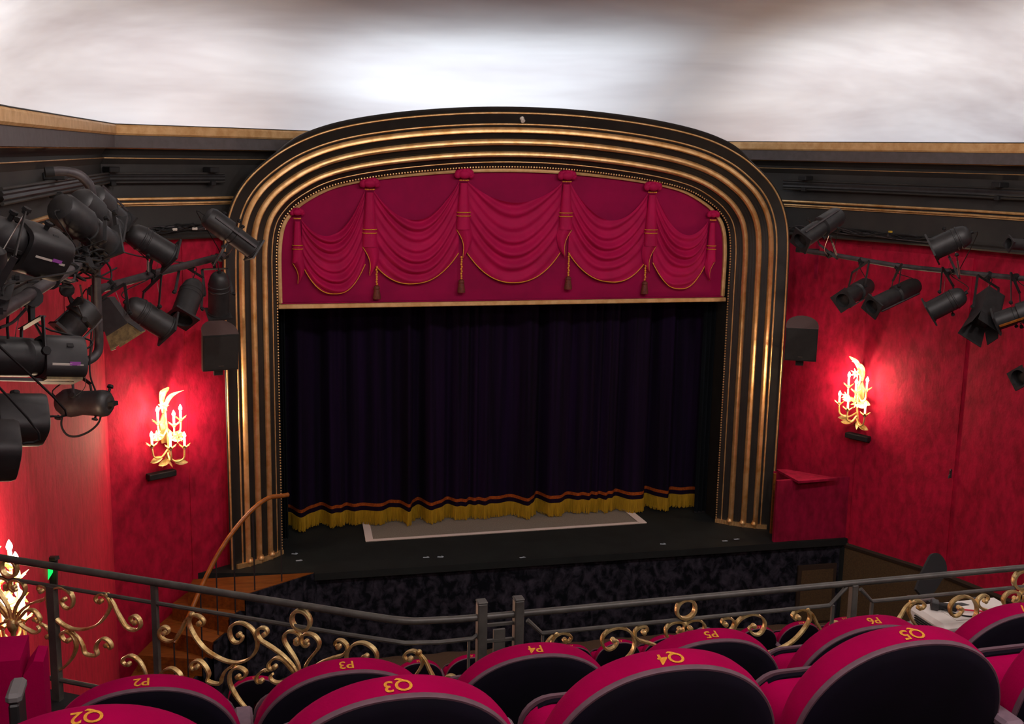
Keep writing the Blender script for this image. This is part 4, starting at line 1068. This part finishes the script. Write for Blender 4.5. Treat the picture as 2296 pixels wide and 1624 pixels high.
# parapet the railing stands on
pp = MB()
for (a, b) in ((left_pt(3.0, 0), left_pt(.1, 0)), (V((-3.2, -10.275, 0)), V((5.6, -10.30, 0)))):
    n = GN if a.x < -4 else V((0, -1, 0))
    pp.prism([a + n * .12 + V((0, 0, 2.0)), b + n * .12 + V((0, 0, 2.0)), b - n * .06 + V((0, 0, 2.0)), a - n * .06 + V((0, 0, 2.0))], (0, 0, .90))
pp.build('trim_3', 'black_soft', kind='structure')

# red end panel beside the first seat of the front row
ep = empty('end_panel', (-4.6, -10.85, 2.8), 'crimson velvet end panel with a notched top at the aisle end of the front row', 'panel')
MB().prism([(-5.2, -10.92, 2.8), (-4.347, -10.92, 2.8), (-4.347, -10.92, 3.728), (-5.2, -10.92, 3.735)], (0, .16, 0)).build('panel_block', 'seat_velvet', ep)
MB().prism([(-4.345, -10.90, 2.8), (-4.300, -10.90, 2.8), (-4.294, -10.90, 3.708), (-4.318, -10.90, 3.712), (-4.345, -10.90, 3.675)], (0, .10, 0)).build('side_wing', 'seat_velvet', ep)

# ------------------------------------------------------------------ seats
REC = math.radians(13)
UU = V((0, -math.sin(REC), math.cos(REC))); NF = V((0, math.cos(REC), math.sin(REC)))
APEX = V((0, 0, .866))
def outline(k=1.0, n=40, bot=.52):
    a, b, ex = .252, .245, 2.2
    pts = [(-a * k * .96, -bot)]
    for i in range(n + 1):
        th = PI - PI * i / n
        c, s_ = math.cos(th), math.sin(th)
        x = a * k * math.copysign(abs(c) ** (2 / ex), c); h = -b + (b - (1 - k) * .25) * abs(s_) ** (2 / ex)
        pts.append((x, h))
    pts.append((a * k * .96, -bot))
    return pts
def sp3(x, h, y): return APEX + V((x, 0, 0)) + UU * h + NF * y
def seat_parts(root):
    O = outline()
    rows = []
    for (y, k) in ((.0, 1.0), (.012, 1.008), (.036, 1.006), (.056, .985), (.068, .95), (.074, .88), (.070, .55), (.068, .2)):
        rows.append([sp3(x, h, y) for x, h in outline(k)])
    m = MB().grid(rows); m.build('back_pad', 'seat_velvet', root, smooth=60)
    rows = []
    for (y, k) in ((-.001, .99), (-.001, 1.004), (-.010, 1.004), (-.013, .998), (-.013, .975)):
        rows.append([sp3(x, h, y) for x, h in outline(k)])
    MB().grid(rows).build('edge_band', 'seat_edge', root, smooth=40)
    rows = []
    for (y, k) in ((-.010, .985), (-.0150, .98), (-.026, .9), (-.032, .7), (-.034, .4), (-.034, .05)):
        rows.append([sp3(x, h, y) for x, h in outline(k)])
    MB().grid(rows).build('back_panel', 'seat_back', root, smooth=60)
    # tipped-up seat: cushion faces the back, board on the far side
    def rr(w_, z0, z1, rad, n=6):
        p = [(-w_, z0)]
        for k in range(n + 1):
            a = PI - PI / 2 * k / n; p.append((-w_ + rad + rad * math.cos(a), z1 - rad + rad * math.sin(a)))
        for k in range(n + 1):
            a = PI / 2 - PI / 2 * k / n; p.append((w_ - rad + rad * math.cos(a), z1 - rad + rad * math.sin(a)))
        p.append((w_, z0)); return p
    rows = []
    for (y, d) in ((.265, 0), (.18, 0.004), (.160, .012), (.150, .035), (.146, .10)):
        rows.append([(x, y - (z - .55) * .12, z) for x, z in rr(.235 - d, .36 + d * .3, .684 - d, .06)])
    mc = MB().grid(rows); mc.f.append(tuple(len(mc.v) - len(rows[0]) + k for k in range(len(rows[0])))); mc.build('seat_cushion', 'seat_velvet', root, smooth=60)
    rows = []
    for (y, d) in ((.271, .03), (.271, 0), (.283, 0), (.286, .004), (.286, .06)):
        rows.append([(x, y - (z - .55) * .12, z) for x, z in rr(.240 - d, .35 + d, .695 - d, .07)])
    mc = MB().grid(rows); mc.f.append(tuple(len(mc.v) - len(rows[0]) + k for k in range(len(rows[0])))); mc.build('cushion_board', 'seat_edge', root, smooth=40)
    rows = []
    for (y, d) in ((.255, .02), (.255, .006), (.2705, .006), (.2705, .03)):
        rows.append([(x, y - (z - .55) * .12, z) for x, z in rr(.240 - d, .35 + d, .695 - d, .07)])
    MB().grid(rows).build('gap_shade', 'seat_back', root, smooth=40)  # black strip standing in for the shade between cushion and board
    for sg in (-1, 1):
        MB().box((sg * .225, .02, .28), (.03, .07, .56), bev=.006).build('leg', 'black', root)
    hg = MB(); hg.bar((-.235, .12, .42), (.235, .12, .42), .03, .03); hg.build('hinge_bar', 'black', root)
def arm(root, x, m='arm', y0=.0, y1=.25, wd=.052):
    a = MB().box((x, (y0 + y1) / 2, .565), (wd - .012, y1 - y0 + .02, .13), bev=.004).build('armrest', 'black', root)
    MB().box((x, (y0 + y1) / 2, 0.642), (wd, y1 - y0 + .02, .026), bev=.008).build('arm_pad', m, a)
    MB().bar((x, .10, .0), (x, .10, .50), .035, .03).build('arm_post', 'black', a)
OUTL = outline(1.007, 160)
def back_label(root, body, size):
    vs_, fs = text_pts(body, size)
    L = [0.0]; P = [V((x, h)) for x, h in OUTL]
    for i in range(1, len(P)): L.append(L[-1] + (P[i] - P[i - 1]).length)
    mid = L[-1] / 2
    out = []
    for (x, y, z) in vs_:
        s_ = mid - x; i = 0
        while i < len(L) - 2 and L[i + 1] < s_: i += 1
        p = P[i].lerp(P[i + 1], (s_ - L[i]) / (L[i + 1] - L[i]))
        out.append(sp3(p.x, p.y + .0012, .021 - y))
    mb = MB(); mb.add(out, fs)
    return mb.build('seat_number', 'gold_thread', root)

def thing_at(src, loc, label, group, extra=None):
    r = src.copy(); COL.objects.link(r); r.location = loc; r['label'] = label; r['group'] = group
    for ch in list(src.children):
        if ch.name.startswith('seat_number'): continue
        c = ch.copy(); COL.objects.link(c); c.parent = r
        for g in list(ch.children):
            d = g.copy(); COL.objects.link(d); d.parent = c
    ORG[r] = V((0, 0, 0))
    return r
proto = empty('theatre_seat', (0, 0, 0), 'seat', 'seat', 'front balcony row seats')
seat_parts(proto); arm(proto, .261)
first = True
def seat_x(n, row): return (-2.982 + .5310 * (n - 4)) if row == 'P' else (-2.986 + .5440 * (n - 4))
for row, y, z, nums, grp in (('P', -11.06, 2.8, range(2, 8), 'front balcony row seats'), ('Q', -11.99, 3.2, range(2, 7), 'second balcony row seats')):
    for n in nums:
        lab = 'crimson tip-up theatre seat with gold number %s%d on its back edge' % (row, n)
        if (row, n) == ('Q', 2): lab = 'crimson theatre seat numbered Q2 with a black grey-topped armrest at its left'
        if (row, n) == ('P', 2): lab = 'crimson theatre seat numbered P2 beside the red end panel'
        if first:
            r = proto; r.location = (seat_x(n, row), y - (.019 * (n - 4) if row == 'P' else .006 * (n - 4)), z); r['label'] = lab; r['group'] = grp; first = False
        else:
            r = thing_at(proto, (seat_x(n, row), y - (.019 * (n - 4) if row == 'P' else .006 * (n - 4)), z), lab, grp)
        back_label(r, '%s%d' % (row, n), .043)
        if (row, n) == ('Q', 2): arm(r, -4.289 - seat_x(2, 'Q'), 'shelf', .60, .675, .034)
ORD = ['first', 'second', 'third', 'fourth', 'fifth', 'sixth', 'seventh', 'eighth', 'ninth', 'tenth', 'eleventh', 'twelfth', 'thirteenth']
for k in range(13):
    n = 3 + k
    r = thing_at(proto, (-3.50 + .53 * k, -3.60, -.80), 'small red-topped stalls seat %s' % (
        'at the left end of the row below the balcony' if k == 0 else 'that is %s from the left in the row below the balcony' % ORD[k]), 'stalls seats seen below the balcony')
    back_label(r, 'A%d' % n, .040)
MB().box((0.3, -4.2, -1.0), (9.6, 2.0, 0.4)).build('floor_stalls', 'carpet', kind='structure')

# ------------------------------------------------------------------ projector and its shelf
sh = empty('projector_shelf', (-.5, -9.9, 2.99), 'grey shelf fixed outside the balcony railing carrying the white projector', 'shelf')
MB().box((-.66, -9.91, 2.985), (.66, .36, .022), bev=.004).build('shelf_board', 'shelf', sh)
for x in (-.9, -.42):
    MB().bar((x, -10.24, 2.93), (x, -9.6, 2.965), .03, .03).build('bracket', 'rail', sh)
pj = empty('projector', (-.63, -9.9, 3.0), 'white projector with side vents and cables behind the railing', 'projector')
MB().box((-.635, -9.905, 3.055), (.45, .24, .095), bev=.018).build('body', 'white', pj, smooth=30)
for k in range(6):
    MB().box((-.863, -9.925, 3.022 + k * .0105), (.008, .17, .0042)).build('vent_slot', 'black_soft', pj)
MB().box((-.60, -9.92, 3.1035), (.33, .15, .003), bev=.001).build('lid_panel', 'white', pj)
MB().prism([(-.66, -9.83, 3.1045), (-.62, -9.83, 3.1045), (-.60, -9.86, 3.1045), (-.64, -9.86, 3.1045)], (0, 0, .003)).build('dark_inset', 'black', pj)
MB().lathe((-.5, -9.79, 3.06), (0, 1, 0), [(0, .035), (.03, .035), (.03, .028), (.02, .02)], 14).build('lens_barrel', 'black', pj, smooth=40)
MB().box((-.46, -9.96, 3.106), (.05, .02, .002)).build('badge', 'rail', pj)
pb = empty('plug', (-.74, -9.90, 3.12), 'black cable plug lying on top of the white projector', 'plug')
MB().bar((-.775, -9.865, 3.122), (-.70, -9.905, 3.118), .032, .026, bev=.005).build('plug_body', 'black_soft', pb)
MB().bar((-.795, -9.850, 3.125), (-.765, -9.868, 3.122), .05, .036, bev=.004).build('socket_block', 'black', pb)
rc_ = empty('network_cable', (-.69, -9.91, 3.117), 'thin red cable running over the white projector from the black plug', 'cable')
MB().tube(cat_rom([(-.705, -9.903, 3.118), (-.67, -9.922, 3.115), (-.60, -9.95, 3.112), (-.56, -9.99, 3.11), (-.56, -10.04, 3.07), (-.55, -10.06, 3.02)], 5), .0045, 6).build('cable', 'red_cable', rc_, smooth=True)
MB().bar((-.705, -9.903, 3.118), (-.675, -9.92, 3.116), .016, .014, bev=.003).build('connector', 'red_cable', rc_)
bc = empty('power_cable', (-.76, -9.89, 3.11), 'thin black cable curling over the front of the white projector', 'cable')
MB().tube(cat_rom([(-.765, -9.88, 3.118), (-.74, -9.925, 3.110), (-.70, -9.97, 3.109), (-.63, -9.995, 3.109), (-.58, -10.03, 3.10), (-.57, -10.06, 3.02)], 5), .0035, 6).build('cable', 'black_soft', bc, smooth=True)
bd = empty('round_top_board', (-.44, -9.56, 3.0), 'black round-topped board leaning on a small grey plate behind the white projector', 'board')
T0, T1 = V((-0.469, -9.448, 3.129)), V((-0.611, -9.535, 3.021))
dv = (T1 - T0); Ld = dv.length; dv.normalize(); rv = V((.9647, .2626, 0)); rv = (rv - dv * rv.dot(dv)).normalized()
poly = []
for k in range(13):
    a = PI * k / 12
    poly.append(T0 + rv * (.062 * math.cos(a)) - dv * (.058 * math.sin(a)))
poly += [T0 + dv * Ld * .55 - rv * .058, T1 - rv * .042, T1 + rv * .042, T0 + dv * Ld * .55 + rv * .056]
MB().prism(poly, rv.cross(dv) * .014).build('board', 'black_soft', bd)
b0 = T1 + V((0, 0, -.012))
MB().box(b0, (.11, .07, .008)).build('base_plate', 'speaker_top', bd)
MB().bar(b0 + V((0, 0, -.004)), (-.52, -9.75, 2.98), .02, .02).build('foot', 'black', bd)
gd = empty('domed_cap', (0.841, -4.260, 0.432), 'pale grey domed cap showing just beyond the scrollwork behind seat P5', 'cap')
p = V((0.840, -4.267, 0.397))
MB().ball(p, .10, 16, 8, (1.0, .7, .6)).build('dome', 'arm', gd, smooth=True)
MB().lathe(p, (0, 0, -1), [(0, .09), (.04, .08), (.07, .025), (p.z + .8, .025)], 12).build('stand', 'black', gd, smooth=40)
